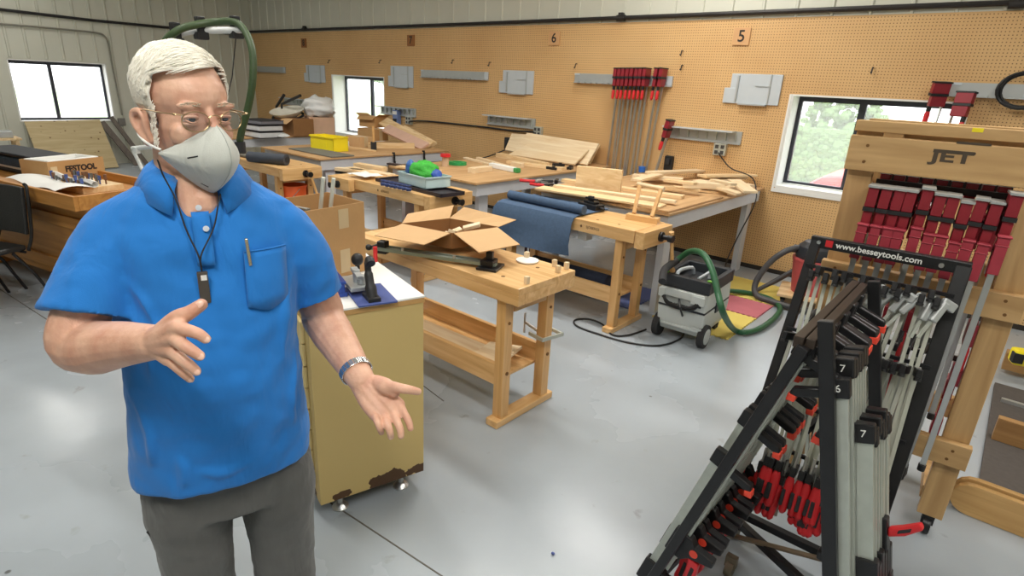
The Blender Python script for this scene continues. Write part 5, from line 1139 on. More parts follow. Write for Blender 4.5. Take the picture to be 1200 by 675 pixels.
for k in range(26):
    x = -.22+.035*(k % 13); y = -.08+.14*(k//13)+rnd.uniform(-.02, .02); h = rnd.uniform(.03, .07)
    MB().cyl((x, y, .045), (x, y, .045+h), .006, n=8).cyl((x, y, .045+h*.5), (x, y, .05+h), .011, n=10).build('router_bit', bitc[k % 3], t, smooth=30)
c = atz(20, 204, ZT); c = c+ey*.28+ex*.45
t = thing('tool_bag', 'dark navy tool bag lying behind the paper on the tray bench', 'bag', (c.x, c.y, ZT-.06+.001), ang)
MB().box((-.5, -.14, 0), (.38, .14, .15)).build('bag_body', mat('bagnavy', sr(34, 50, 66), .7, var=.3, scale=20, bump=.5, bscale=20), t, bevel=.05, seg=4); MB().box((-.52, -.15, .15), (.40, .15, .175)).build('bag_flap', mat('bagtop', sr(30, 34, 42), .7), t, bevel=.01)
MB().box((-.4, -.146, .05), (.3, -.138, .065)).build('bag_strap', alu, t)
# things at the left edge
c = aty(2, 161, 1.75); t = thing('wooden_stand', 'narrow wooden stand with a small wheel at the left edge of the picture', 'wooden stand', (c.x, c.y, 0)); zt2 = c.z
MB().box((-.2, -.2, zt2-.03), (.2, .2, zt2)).box((-.17, -.17, 0), (-.12, -.12, zt2-.03)).box((.12, -.17, 0), (.17, -.12, zt2-.03)).box((.12, .12, 0), (.17, .17, zt2-.03)).box((-.17, .12, 0), (-.12, .17, zt2-.03)).build('stand_body', pine, t, bevel=.004)
MB().lathe([(.05, -.01), (.075, -.01), (.075, .01), (.05, .01), (.05, -.01)], (.0, -.23, zt2-.12), (0, 1, 0), 20, caps=False).build('wheel', blackmetal, t, smooth=30)
MB().box((-.12, -.12, zt2), (.12, .12, zt2+.1)).build('grey_block', alu, t, bevel=.01)
# spotted plywood leaning on the left wall
hi0, hi1 = atx(28, 142, WX+.10), atx(117, 141, WX+.10); y0, y1 = hi0.y, hi1.y; zt3 = hi0.z
t = tag(MB().beam((WX+.62, (y0+y1)/2+.02, 0.01), (WX+.10, (y0+y1)/2, zt3), y1-y0, .02, (1, 0, .4)).build('plywood_sheet', spotply), 'spotted pale plywood sheet leaning under the left wall window', 'plywood sheet')
darkb = wood('darkboard', sr(92, 84, 78), sr(120, 110, 100), 2, .7, 4)
for (a, b_, w, lb) in (((119, 143), (150, 212), .10, 'dark grey board leaning on the left wall beside the plywood sheet'), ((130, 137), (163, 215), .07, 'slimmer dark grey board leaning on the left wall nearer the junction box')):
    hi = atx(*a, WX+.09); tag(MB().beam((WX+.42, hi.y+.35, .01), hi, w, .025, (1, 0, .3)).build('leaning_board', darkb, bevel=.002), lb, 'board')
# black stacking chairs
vinyl = mat('vinyl', sr(38, 38, 38), .45, var=.2, bump=.2, bscale=90)
def chair(lb, loc, rz):
    t = thing('stacking_chair', lb, 'chair', loc, rz, 'black chairs by the tray bench')
    MB().box((-.22, -.22, .425), (.22, .20, .465)).build('seat', vinyl, t, bevel=.018, seg=3)
    rows = [[(x, .225+.035*(z-.5)/.33+.02*(1-(x/.21)**2), z) for x in (-.21, -.14, -.07, 0, .07, .14, .21)] for z in (.53, .6, .7, .8, .86)]
    MB().sheet(rows, .028).build('backrest', vinyl, t, smooth=True, bevel=.008)
    for s3 in (-1, 1):
        MB().tube(bez([(s3*.225, .20, .42), (s3*.235, .24, .55), (s3*.23, .275, .84), (s3*.20, .285, .88)], 5), .011, 8).build('back_frame', blackmetal, t, smooth=True)
        MB().tube([(s3*.22, -.16, .425), (s3*.23, -.20, .3), (s3*.25, -.27, 0.0)], .011, 8).build('leg', blackmetal, t, smooth=True)
        MB().tube([(s3*.22, .10, .425), (s3*.23, .2, .26), (s3*.25, .30, 0.0)], .011, 8).build('leg', blackmetal, t, smooth=True)
    MB().tube([(-.22, .18, .415), (.22, .18, .415)], .010, 8).tube([(-.22, -.18, .415), (.22, -.18, .415)], .010, 8).build('seat_frame', blackmetal, t, smooth=True)
    return t
chair('black stacking chair whose whole backrest shows beside the tray bench', (-5.28, .51, 0), .42)
chair('black stacking chair at the left edge, cut off by the picture border', (-5.76, .42, 0), .40)

# ================================================================ RIGHT: LOW WOODEN PLATFORM
t = thing('wooden_platform', 'low wooden platform with carpeted decks and rounded runners right of the clamp rack', 'platform', (.8, 3.9, 0))
def rounded(x0, x1, y0, y1, z0, z1):
    r_ = (z1-z0)/2; pts = [(x0+r_-r_*sin(a_*pi/8), z0+r_-r_*cos(a_*pi/8)) for a_ in range(9)]+[(x1, z1), (x1, z0)]
    return MB().prism(pts, y0, y1)
pr = wood('runnerwood', sr(196, 152, 92), sr(218, 178, 118), 0, .5, 4)
p_ = atz(1124, 598, .01); q_ = atz(1116, 578, .01)
X0, Y0 = p_.x-.05, p_.y
rounded(X0, X0+1.3, Y0, Y0+.03, .0, .15).build('runner', pr, t, world=True, bevel=.003)
rounded(X0, X0+1.3, Y0+.05, Y0+.08, .0, .155).build('runner', pr, t, world=True, bevel=.003)
MB().box((X0+.1, Y0+.081, 0.01), (X0+1.3, Y0+1.7, .03)).build('carpet_deck', mat('carpetgrey', sr(84, 78, 74), .95, var=.2, scale=40), t, world=True)
dk = wood('dkboard', sr(150, 112, 68), sr(176, 136, 86), 0, .6, 4)
for (px, py, h, d_) in ((1144, 509, .13, .05), (1165, 430, .12, .1)):
    p_ = atz(px, py, .03); MB().box((X0+.12, p_.y, .0305), (X0+1.3, p_.y+d_, .0305+h)).build('cross_board', dk, t, world=True, bevel=.003)
p_ = atz(1170, 470, .03); MB().box((X0+.14, p_.y, .0305), (X0+1.3, p_.y+.03, .05)).build('metal_strip', alu, t, world=True)
p_ = atz(1203, 420, .20); t = thing('yellow_tool', 'yellow and black tool lying on the rear board of the wooden platform', 'tool', (p_.x, p_.y, .152), .3)
MB().box((-.08, -.05, 0), (.08, .06, .10)).build('tool_body', yellowp, t, bevel=.02); MB().box((-.086, -.055, .02), (-.03, .0, .085)).box((.0, -.056, .04), (.06, -.05, .09)).build('tool_grip', rubber, t, bevel=.01)
c = atz(648, 650, 0); tag(MB().ell((c.x, c.y, .006), (.008, .006, .006)).build('blue_scrap', bluepl), 'tiny blue scrap lying on the floor near the bottom of the picture', 'scrap')
# ================================================================ THE MAN
_d = ray(250, 350); PV = V((_d.x, _d.y, 0)).normalized(); PR = V((PV.y, -PV.x, 0)); PD = 1.30
PC = PV*PD; PRZ = atan2(PR.y, PR.x)
def pl(px, py, ly=0.0):            # local point of the man on the ray of a pixel, ly metres behind his middle plane
    d = ray(px, py); t = (PD+ly)/(d.x*PV.x+d.y*PV.y); P = CAMP+d*t
    return V((PR.dot(V((P.x, P.y, 0))-PC), ly, P.z))
MAN = thing('person', 'white-haired man in glasses, grey face mask and blue polo shirt, gesturing with both hands', 'person', (PC.x, PC.y, 0), PRZ)
# skin
m, nt, b = _nt('skin'); b.inputs['Roughness'].default_value = .5; b.inputs['Subsurface Weight'].default_value = .06; b.inputs['Subsurface Radius'].default_value = (.012, .004, .002); b.inputs['Subsurface Scale'].default_value = .6
tc = N(nt, 'ShaderNodeTexCoord'); n1 = N(nt, 'ShaderNodeTexNoise', Scale=22.0, Detail=6.0); nt.links.new(tc.outputs['Object'], n1.inputs['Vector'])
cr = N(nt, 'ShaderNodeValToRGB'); e = cr.color_ramp.elements; e[0].position = .22; e[0].color = c4(sr(198, 140, 116)); e[1].position = .66; e[1].color = c4(sr(228, 184, 158))
nt.links.new(n1.outputs['Fac'], cr.inputs[0]); nt.links.new(cr.outputs[0], b.inputs['Base Color'])
n2 = N(nt, 'ShaderNodeTexNoise', Scale=160.0, Detail=3.0); nt.links.new(tc.outputs['Object'], n2.inputs['Vector']); bp = N(nt, 'ShaderNodeBump', Strength=.25, Distance=.003); nt.links.new(n2.outputs['Fac'], bp.inputs['Height']); nt.links.new(bp.outputs['Normal'], b.inputs['Normal'])
skin = m
def fabric(name, col, sc=900, bump=.25, var=.1, big=7):
    m, nt, b = _nt(name); b.inputs['Roughness'].default_value = .85; b.inputs['Sheen Weight'].default_value = .15
    tc = N(nt, 'ShaderNodeTexCoord'); n1 = N(nt, 'ShaderNodeTexNoise', Scale=float(big), Detail=5.0); nt.links.new(tc.outputs['Object'], n1.inputs['Vector'])
    mx = N(nt, 'ShaderNodeMix', data_type='RGBA'); mx.inputs[6].default_value = c4([v*(1-var) for v in col]); mx.inputs[7].default_value = c4([min(1, v*(1+var)) for v in col])
    nt.links.new(n1.outputs['Fac'], mx.inputs[0]); nt.links.new(mx.outputs[2], b.inputs['Base Color'])
    n2 = N(nt, 'ShaderNodeTexNoise', Scale=float(sc), Detail=1.0); nt.links.new(tc.outputs['Object'], n2.inputs['Vector'])
    mp = N(nt, 'ShaderNodeMapping'); mp.inputs['Scale'].default_value = (1, 1, .35); nt.links.new(tc.outputs['Object'], mp.inputs['Vector'])
    n3 = N(nt, 'ShaderNodeTexNoise', Scale=14.0, Detail=3.0, Distortion=.6); nt.links.new(mp.outputs[0], n3.inputs['Vector'])
    b1 = N(nt, 'ShaderNodeBump', Strength=bump, Distance=.002); b2 = N(nt, 'ShaderNodeBump', Strength=.5, Distance=.02)
    nt.links.new(n3.outputs['Fac'], b2.inputs['Height']); nt.links.new(b2.outputs['Normal'], b1.inputs['Normal']); nt.links.new(n2.outputs['Fac'], b1.inputs['Height']); nt.links.new(b1.outputs['Normal'], b.inputs['Normal'])
    return m
polo = fabric('polo_blue', sr(24, 120, 204), var=.06); trou = fabric('trousers_grey', sr(92, 92, 90), 700, .4, .34, 9)
# torso profile: z, x0, x1, half depth, y centre
TORSO = [(.868, -.198, .172, .138, -.005), (.95, -.195, .172, .140, -.008), (1.02, -.190, .164, .146, -.012), (1.10, -.182, .161, .150, -.014), (1.20, -.174, .161, .142, -.010), (1.30, -.172, .170, .128, -.002), (1.37, -.176, .178, .116, .004), (1.42, -.172, .172, .104, .008), (1.455, -.140, .138, .088, .012), (1.485, -.098, .094, .072, .012), (1.51, -.066, .062, .060, .010)]
def tor(z):
    for i in range(len(TORSO)-1):
        a, c = TORSO[i], TORSO[i+1]
        if a[0] <= z <= c[0]:
            u = (z-a[0])/(c[0]-a[0]); u = u*u*(3-2*u)*.5+u*.5; return [a[k]+(c[k]-a[k])*u for k in range(5)]
    return list(TORSO[0] if z < TORSO[0][0] else TORSO[-1])
def torx(z, sh=0.0, n=56):
    _, x0, x1, bd, cy = tor(z); cx, a = (x0+x1)/2, (x1-x0)/2-sh; bd -= sh; pts = []
    for k in range(n):
        th = 2*pi*k/n; c_, s_ = cos(th), sin(th); e_ = .86
        X_, Y_ = cx+a*math.copysign(abs(c_)**e_, c_), cy+bd*math.copysign(abs(s_)**e_, s_); Z_ = z
        if sh == 0 and z > 1.44 and s_ < 0: Z_ = z-(z-1.44)*1.0*(-s_)**1.2*math.exp(-((X_+.004)/.042)**2)
        pts.append(V((X_, Y_, Z_)))
    return pts
def fy(x, z, off=.0):                      # front surface of the shirt
    _, x0, x1, bd, cy = tor(z); cx, a = (x0+x1)/2, (x1-x0)/2
    u = min(.999, abs((x-cx)/a)); c_ = u**(1/.86); s_ = sqrt(max(0, 1-c_*c_))**.86
    return cy-bd*s_-off
def limb(mbx, pts, rs, n=16, sub=5):       # smooth tapered limb with rounded ends
    P = bez(pts, sub); k = len(pts)-1; R = []
    for i in range(len(P)):
        t = i/sub; j = min(int(t), k-1); u = t-j; R.append(rs[j]+(rs[min(j+1, k)]-rs[j])*u)
    mbx.tube(P, R, n); mbx.ell(P[0], (R[0],)*3, n, 8); mbx.ell(P[-1], (R[-1],)*3, n, 8)
# ---- head frame
TH = radians(27)
EYEZ = pl(247, 129, -.085).z-.005
bridge = pl(247, 129, -.085)
HO = V((bridge.x-.088*sin(TH), bridge.y+.088*cos(TH), EYEZ))
PIT = radians(4)
HR = Matrix.Rotation(TH, 3, 'Z') @ Matrix.Rotation(PIT, 3, 'X')
def hd(x, y, z): return HO + HR @ V((x, y, z))
B = MB()
def hell(c, r, n=22, m_=14): B.ell(hd(*c), r, n, m_, rot=HR)
hell((0, .008, .032), (.068, .086, .075)); hell((0, -.022, -.028), (.056, .060, .086)); hell((0, -.02, .028), (.061, .066, .058))
hell((0, -.036, -.085), (.045, .046, .036)); hell((0, -.066, -.112), (.020, .018, .016)); hell((0, -.0, -.075), (.050, .05, .04))
for s3 in (-1, 1):
    hell((s3*.034, -.052, -.036), (.024, .020, .024)); hell((s3*.030, -.0735, .0165), (.024, .0105, .0075))
    hell((s3*.0305, -.0715, -.0145), (.0150, .0095, .0045)); hell((s3*.0305, -.073, .0035), (.0145, .0085, .004))
    hell((s3*.011, -.098, -.040), (.008, .009, .007))
limb(B, [hd(0, -.078, .012), hd(0, -.089, -.008), hd(0, -.104, -.032), hd(0, -.108, -.040)], [.008, .0085, .0105, .0115], 12)
limb(B, [hd(-.022, -.085, -.07), hd(0, -.090, -.069), hd(.022, -.085, -.07)], [.006, .008, .006], 10)
for s3 in (-1, 1):   # ears
    ex_ = .069; 
    ring = [hd(s3*ex_, -.006, -.052), hd(s3*(ex_+.006), -.004, -.03), hd(s3*(ex_+.008), -.002, -.012), hd(s3*(ex_+.010), .010, -.002), hd(s3*(ex_+.013), .024, -.008), hd(s3*(ex_+.013), .026, -.024), hd(s3*(ex_+.008), .016, -.042), hd(s3*(ex_+.002), .004, -.058)]
    limb(B, ring, [.0055, .005, .005, .0055, .006, .0055, .0055, .0075], 10)
    hell((s3*(ex_+.002), .011, -.026), (.006, .018, .029), 14, 10)
# neck and upper chest
limb(B, [hd(0, .018, -.06), hd(0, .012, -.11), V((-.008, .012, 1.47)), V((-.004, .02, 1.40))], [.054, .057, .062, .072], 20)
vv = pl(238, 240, -.065); B.ell((vv.x, vv.y+.03, vv.z-.005), (.036, .042, .05)); 
limb(B, [V((-.012, -.026, 1.50)), V((-.008, -.046, 1.43))], [.034, .036], 14)
# inner torso and legs
B.ring([[V((p.x, p.y, p.z)) for p in torx(z, .022, 28)] for z in (.90, 1.0, 1.1, 1.2, 1.3, 1.38, 1.43, 1.455)])
SR, ER = V((-.140, .012, 1.395)), pl(94, 406, -.07)
WR = pl(182, 401, -.265)
limb(B, [SR, V((-.182, -.02, 1.34)), ER+V((.0, .0, .03)), ER], [.040, .046, .048, .047], 18)
limb(B, [ER, ER.lerp(WR, .25)+V((0, 0, -.004)), ER.lerp(WR, .6), WR], [.048, .049, .040, .029], 18)
SL, EL = V((.140, .012, 1.385)), pl(378, 372, .035)
WL = pl(424, 446, -.165)
limb(B, [SL, V((.172, .015, 1.33)), EL+V((-.003, 0, .03)), EL], [.040, .046, .049, .048], 18)
limb(B, [EL, EL.lerp(WL, .3), EL.lerp(WL, .7), WL], [.049, .047, .037, .029], 18)
LEGC = [(-.103, .0), (.086, .005)]
for cx_, cy_ in LEGC:
    limb(B, [V((cx_, cy_, .86)), V((cx_, cy_-.005, .5)), V((cx_, cy_+.01, .1))], [.07, .055, .035], 14); limb(B, [V((cx_, cy_+.03, .06)), V((cx_, cy_-.12, .045))], [.035, .03], 12)
# hands ----------------------------------------------------------
NAILS = []
def finger(pts, rs, nail=None):
    limb(B, pts, rs, 12, 4)
    if nail is not None:
        t_ = (pts[-1]-pts[-2]).normalized(); NAILS.append((pts[-1]+nail*rs[-1]*.80-t_*rs[-1]*.1, t_, nail, rs[-1]))
# right hand: seen from the back of the hand and thumb side, thumb up
kn = [pl(208, 383, -.335), pl(204, 396, -.33), pl(200, 410, -.32), pl(197, 421, -.305)]
limb(B, [WR, WR.lerp(kn[0], .5), kn[0]], [.026, .020, .0125], 14); limb(B, [WR, WR.lerp(kn[1], .5), kn[1]], [.026, .020, .0125], 14)
limb(B, [WR+V((0, 0, -.006)), WR.lerp(kn[2], .5), kn[2]], [.024, .019, .012], 14); limb(B, [WR+V((0, 0, -.008)), WR.lerp(kn[3], .5), kn[3]], [.022, .018, .0115], 14)
nb = V((.05, -1, .25)).normalized()
finger([kn[0], pl(220, 387, -.355), pl(232, 391, -.368), pl(241, 397, -.372)], [.0115, .0100, .0092, .0080], V((.25, -1, .1)).normalized())
finger([kn[1], pl(213, 403, -.355), pl(225, 411, -.370), pl(234, 417, -.375)], [.0115, .0102, .0094, .0082], V((.25, -1, .1)).normalized())
finger([kn[2], pl(209, 418, -.345), pl(221, 427, -.358), pl(230, 435, -.362)], [.0110, .0096, .0088, .0078], V((.25, -1, .1)).normalized())
finger([kn[3], pl(205, 428, -.328), pl(215, 437, -.338), pl(223, 444, -.342)], [.0100, .0086, .0078, .0068], V((.25, -1, .1)).normalized())
finger([WR.lerp(kn[0], .25)+V((0, 0, .004)), pl(207, 374, -.315), pl(221, 367, -.325), pl(236, 357, -.325)], [.019, .0145, .0118, .0098], V((-.3, -.9, .5)).normalized())
# left hand: palm up and open
kl = [pl(468, 474, -.235), pl(460, 481, -.240), pl(450, 486, -.240), pl(439, 487, -.235)]
for k_, (w_, r0, r1) in enumerate(((pl(434, 448, -.18), .021, .0125), (pl(430, 451, -.18), .022, .0125), (pl(425, 455, -.18), .022, .012), (pl(421, 458, -.175), .020, .0115))):
    limb(B, [WL.lerp(w_, .6), w_.lerp(kl[k_], .5), kl[k_]], [r0, .0155, r1], 14)
limb(B, [pl(441, 449, -.185), pl(452, 453, -.215), pl(462, 459, -.232)], [.018, .0185, .0135], 14)
finger([kl[0], pl(474, 485, -.262), pl(479, 494, -.280), pl(481, 502, -.290)], [.0098, .0084, .0078, .0070], None)
finger([kl[1], pl(465, 493, -.270), pl(469, 503, -.286), pl(470, 511, -.292)], [.0098, .0084, .0078, .0070], None)
finger([kl[2], pl(454, 497, -.270), pl(457, 506, -.282), pl(458, 512, -.280)], [.0096, .0082, .0076, .0068], None)
finger([kl[3], pl(442, 494, -.262), pl(445, 502, -.270), pl(447, 507, -.264)], [.0088, .0076, .0070, .0062], None)
finger([pl(455, 453, -.222), pl(469, 455, -.245), pl(481, 457, -.252), pl(490, 459, -.252)], [.0140, .0108, .0096, .0080], V((.2, .3, 1)).normalized())
body = B.build('body', skin, MAN)
def remesh(o, vox, it, fac=.5):
    r_ = o.modifiers.new('r', 'REMESH'); r_.mode = 'VOXEL'; r_.voxel_size = vox; r_.use_smooth_shade = True
    s_ = o.modifiers.new('s', 'SMOOTH'); s_.factor = fac; s_.iterations = it
remesh(body, .0024, 3)
nailm = mat('nail', sr(232, 190, 170), .25, var=.03)
for p, t_, n_, r_ in NAILS:
    sx_ = t_.cross(n_).normalized(); R_ = Matrix((sx_, t_, t_.cross(sx_)*-1)).transposed()
    MB().ell(p, (r_*.62, r_*.75, r_*.22), 12, 8, rot=R_).build('fingernail', nailm, MAN, smooth=True)
# eyes
for s3 in (-1, 1):
    e_ = MB().ell(hd(s3*.0305, -.0665, -.005), (.0118, .0118, .0118), 20, 14, rot=HR).build('eye', mat('eyewhite', sr(226, 216, 208), .2), MAN, smooth=180)
    MB().lathe([(.0001, -.0014), (.0052, -.0006), (.0058, .0004), (.0001, .0004)], hd(s3*.0305+.001, -.0778, -.006), HR @ V((0, 1, 0)), 16).build('iris', mat('iris', sr(70, 84, 96), .15), e_, smooth=180)
    MB().tube(bez([hd(s3*.0435, -.0735, -.003), hd(s3*.037, -.0785, -.0012), hd(s3*.0305, -.0802, -.0006), hd(s3*.023, -.0785, -.0018), hd(s3*.0185, -.0745, -.005)], 4), .0030, 8).tube(bez([hd(s3*.0435, -.0735, -.005), hd(s3*.036, -.0785, -.0105), hd(s3*.0305, -.0795, -.0120), hd(s3*.023, -.078, -.0105), hd(s3*.0185, -.0745, -.006)], 4), .0017, 8).build('eyelid', skin, e_, smooth=True)
# hair -----------------------------------------------------------
hairm = mat('hair', sr(250, 246, 234), .55, var=.05, scale=70)
hairdeep = mat('hair_under', sr(234, 228, 212), .7, var=.12, scale=60, bump=.5, bscale=200)
hc, hr_ = V((0, .010, .036)), V((.0730, .0910, .0785))
def hairy(d):          # is there hair at this direction of the scalp (head frame)?
    p = V((hc.x+hr_.x*d.x, hc.y+hr_.y*d.y, hc.z+hr_.z*d.z))
    if p.y < -.030: return p.z > .068+.012*min(1, max(0, (p.x+.055)/.03))
    if p.y < .000: return p.z > .062-.092*((p.y+.030)/.030)*1.0 and p.z > -.03
    if p.y < .03: return p.z > .004
    return p.z > -.085+.0
HB = MB(); nu, nv = 64, 40; vs = []; idx = {}
for j in range(nv+1):
    ph = pi*j/nv
    for i in range(nu):
        th = 2*pi*i/nu; d = V((sin(ph)*cos(th), sin(ph)*sin(th), cos(ph))); k_ = 1+.03*noise.noise(d*3.5)+.016*noise.noise(d*9)
        vs.append((d, hd(hc.x+hr_.x*d.x*k_, hc.y+hr_.y*d.y*k_, hc.z+hr_.z*d.z*k_)))
rows_f = []
for j in range(nv):
    for i in range(nu):
        q = [j*nu+i, j*nu+(i+1) % nu, (j+1)*nu+(i+1) % nu, (j+1)*nu+i]
        if all(hairy(vs[k][0]) for k in q): rows_f.append(tuple(q))
HB.v = [tuple(p) for _, p in vs]; HB.f = rows_f
hair = HB.build('hair', hairdeep, MAN, smooth=180)
so_ = hair.modifiers.new('t', 'SOLIDIFY'); so_.thickness = .006; so_.offset = -1
LK = MB(); rnd = random.Random(11)
cnt = 0
while cnt < 3800:
    z_ = rnd.uniform(-1, 1); th = rnd.uniform(0, 2*pi); s_ = sqrt(1-z_*z_); d = V((s_*cos(th), s_*sin(th), z_))
    if not hairy(d): continue
    cnt += 1; pts = []; dd_ = d.copy(); L_ = rnd.uniform(.035, .075); n_ = 7; lift = rnd.uniform(.0005, .0055)+(.004 if z_ > .3 else 0); wob = rnd.uniform(-.6, .6)
    for s in range(n_):
        p = V((hc.x+hr_.x*dd_.x, hc.y+hr_.y*dd_.y, hc.z+hr_.z*dd_.z))
        k_ = 1+.03*noise.noise(dd_*3.5)+.016*noise.noise(dd_*9)+lift/.09*(1-abs(2*s/n_-1)*.6)
        pts.append(hd(*(hc+V((hr_.x*dd_.x, hr_.y*dd_.y, hr_.z*dd_.z))*k_)))
        if p.z > .085 or (p.y < -.02 and p.z > .055): fl = V((-1, -.10 if p.y > -.02 else .15, -.1+.35*noise.noise(p*9)))
        else: fl = V((0, .35 if p.y > -.01 else .2, -1))
        fl = fl+V((noise.noise(p*22+V((5, 0, 0))), noise.noise(p*22+V((9, 0, 0))), 0))*.3+V((wob*.3, 0, 0)); fl = fl-dd_*fl.dot(dd_)
        if fl.length < 1e-3: break
        dd_ = (dd_+fl.normalized()*(L_/n_/.09)).normalized()
    if len(pts) == n_: r_ = rnd.uniform(.0006, .0014); LK.tube(pts, [r_*.5, r_, r_, r_, r_*.8, r_*.5, r_*.15], 5)
LK.build('hair_locks', hairm, hair, smooth=True)
EB = MB()
for s3 in (-1, 1):
    for k in range(34):
        x = s3*rnd.uniform(.014, .046); y0 = -.0845+.35*(abs(x)-.014)*.9*.6; z0 = .020+rnd.uniform(-.003, .003)-.15*(abs(x)-.03)**2*40
        EB.tube([hd(x, y0, z0), hd(x+s3*.003, y0-.002, z0+.001), hd(x+s3*.007, y0+.0005, z0-.0005)], [.0006, .0006, .0002], 4)
EB.build('eyebrows', mat('browhair', sr(200, 184, 160), .6), MAN)
for k in range(220):
    if k % 110 == 0: SB = MB()
    s3 = -1 if k < 110 else 1; y = rnd.uniform(-.026, -.008); z = rnd.uniform(-.055, .02); x = s3*(.0655-.05*max(0, -z-.02)*.4-.0)
    SB.tube([hd(x, y, z), hd(x+s3*.003, y+.001, z-.006), hd(x+s3*.0015, y+.002, z-.013)], [.0007, .0006, .0002], 4)
    if k % 110 == 109: SB.build('sideburn', hairm, MAN)
SB_ = None
# mask -----------------------------------------------------------
maskm = fabric('maskgrey', sr(200, 203, 196), 500, .2, .08, 30)
rows = []
for j in range(17):
    v_ = j/16; row = []
    for i in range(29):
        u = -1+2*i/28; au = abs(u)
        T_ = V((.069*u, -.0985+.072*au**1.7, -.012-.060*au**1.15)); B_ = V((.069*u, -.074+.0475*au**1.8, -.142+.070*au**1.5))
        bul = sin(pi*v_)**.85*(1-au**1.6)**.9
        ridge = .004*max(0, 1-au*9)*sin(pi*v_)
        p = T_.lerp(B_, v_)+V((0, -.050*bul-ridge, .004*bul)); p.x += .010*u*sin(pi*v_)*(1-au)**.5; p += V((0, 1, 0))*.0022*noise.noise(V((u*5, v_*7, 3)))
        row.append(hd(*p))
    rows.append(row)
MASK = MB().sheet(rows, .003).build('face_mask', maskm, MAN, smooth=180)
for s3 in (-1, 1):
    MB().tube(bez([hd(s3*.066, -.030, -.066), hd(s3*.072, -.016, -.062), hd(s3*.077, -.0, -.056), hd(s3*.080, .016, -.046), hd(s3*.075, .034, -.025)], 4), .0024, 8).build('ear_strap', white, MASK, smooth=True)
edge = MB(); edge.tube([rows[0][i]+V((0, 0, .0005)) for i in range(29)], .0013, 6); edge.tube([rows[-1][i] for i in range(29)], .0013, 6); edge.tube([rows[j][14]+HR @ V((0, -.0015, 0)) for j in range(17)], .0009, 6)
edge.build('mask_seam', mat('maskseam', sr(168, 172, 166), .8), MASK, smooth=True)
MB().tube([rows[7][5]+HR @ V((-.001, -.001, 0)), rows[6][7]+HR @ V((-.001, -.001, 0))], .0014, 6).tube([rows[15][9]+HR @ V((0, -.002, 0)), rows[15][11]+HR @ V((0, -.002, 0))], .0016, 6).build('mask_staple', blackplastic, MASK)
# glasses --------------------------------------------------------
gold = mat('gold', sr(176, 150, 112), .3, .8, var=.05)
G = MB(); LN = MB()
for s3 in (-1, 1):
    cxg = s3*.0325
    lp = [hd(cxg+.0225*cos(a_*pi/16), -.0985+.35*max(0, s3*(cxg+.0225*cos(a_*pi/16))-.02)*.6, -.0065+.0185*sin(a_*pi/16)*(1.0 if sin(a_*pi/16) < 0 else .86)) for a_ in range(33)]
    G.tube(lp, .0010, 6); 
    ins = lp[:32]; LN.add([tuple(p) for p in ins]+[tuple(p+HR @ V((0, .0012, 0))) for p in ins], [tuple(range(32)), tuple(reversed(range(32, 64)))])
    G.tube(bez([hd(s3*.0545, -.0955, .004), hd(s3*.067, -.090, .005), hd(s3*.0745, -.060, .004), hd(s3*.0775, -.01, .002), hd(s3*.078, .012, -.004)], 4), .0012, 6)
    G.ell(hd(s3*.066, -.0905, .005), (.003, .002, .0025), 8, 6); G.tube([hd(s3*.013, -.099, -.008), hd(s3*.0105, -.093, -.014)], .0008, 5)
G.tube(bez([hd(-.0115, -.0985, -.001), hd(-.004, -.1005, .003), hd(.004, -.1005, .003), hd(.0115, -.0985, -.001)], 4), .0011, 6)
GL = G.build('glasses', gold, MAN, smooth=True); LN.build('lens', pane_m, GL)
# shirt ----------------------------------------------------------
S = MB(); zs = [.868+.642*i/26 for i in range(27)]
S.ring([torx(z) for z in zs])
def sleeve(pts, rs): 
    P = bez(pts, 5); k = len(pts)-1; R = []
    for i in range(len(P)):
        t = i/5; j = min(int(t), k-1); u = t-j; R.append(rs[j]+(rs[min(j+1, k)]-rs[j])*u)
    S.tube(P, R, 24); S.ell(P[0], (R[0],)*3, 20, 10)
se = pl(104, 371, -.055)
sleeve([V((-.108, .012, 1.402)), V((-.145, .006, 1.378)), V((-.178, -.018, 1.330)), se], [.070, .073, .073, .079])
se2 = pl(371, 346, .012)
sleeve([V((.108, .012, 1.397)), V((.143, .008, 1.372)), V((.178, .010, 1.320)), se2], [.070, .070, .066, .064])
# folds: raised pulls from the armpits and across the belly
def fold(p, r0=.011):
    pts = bez([V((x, fy(x, z, -.001), z)) for x, z in p], 5); n_ = len(pts); S.tube(pts, [max(.0008, r0*sin(pi*(i+.5)/n_)) for i in range(n_)], 8)
for p in ([(-.150, 1.30), (-.125, 1.22), (-.118, 1.14)], [(-.145, 1.34), (-.11, 1.28), (-.09, 1.20)], [(.145, 1.30), (.12, 1.22), (.115, 1.12)], [(.15, 1.14), (.13, 1.06), (.125, .96)], [(-.16, 1.12), (-.14, 1.02), (-.145, .93)], [(-.07, .93), (-.02, .915), (.05, .93)], [(-.1, .98), (-.09, .93), (-.1, .89)]): fold(p)
shirt = S.build('polo_shirt', polo, MAN)
remesh(shirt, .0050, 6, .6)
tx = bpy.data.textures.new('folds', 'CLOUDS'); tx.noise_scale = .13; tx.noise_depth = 2
dm = shirt.modifiers.new('d', 'DISPLACE'); dm.texture = tx; dm.strength = .03; dm.mid_level = .5; dm.texture_coords = 'LOCAL'
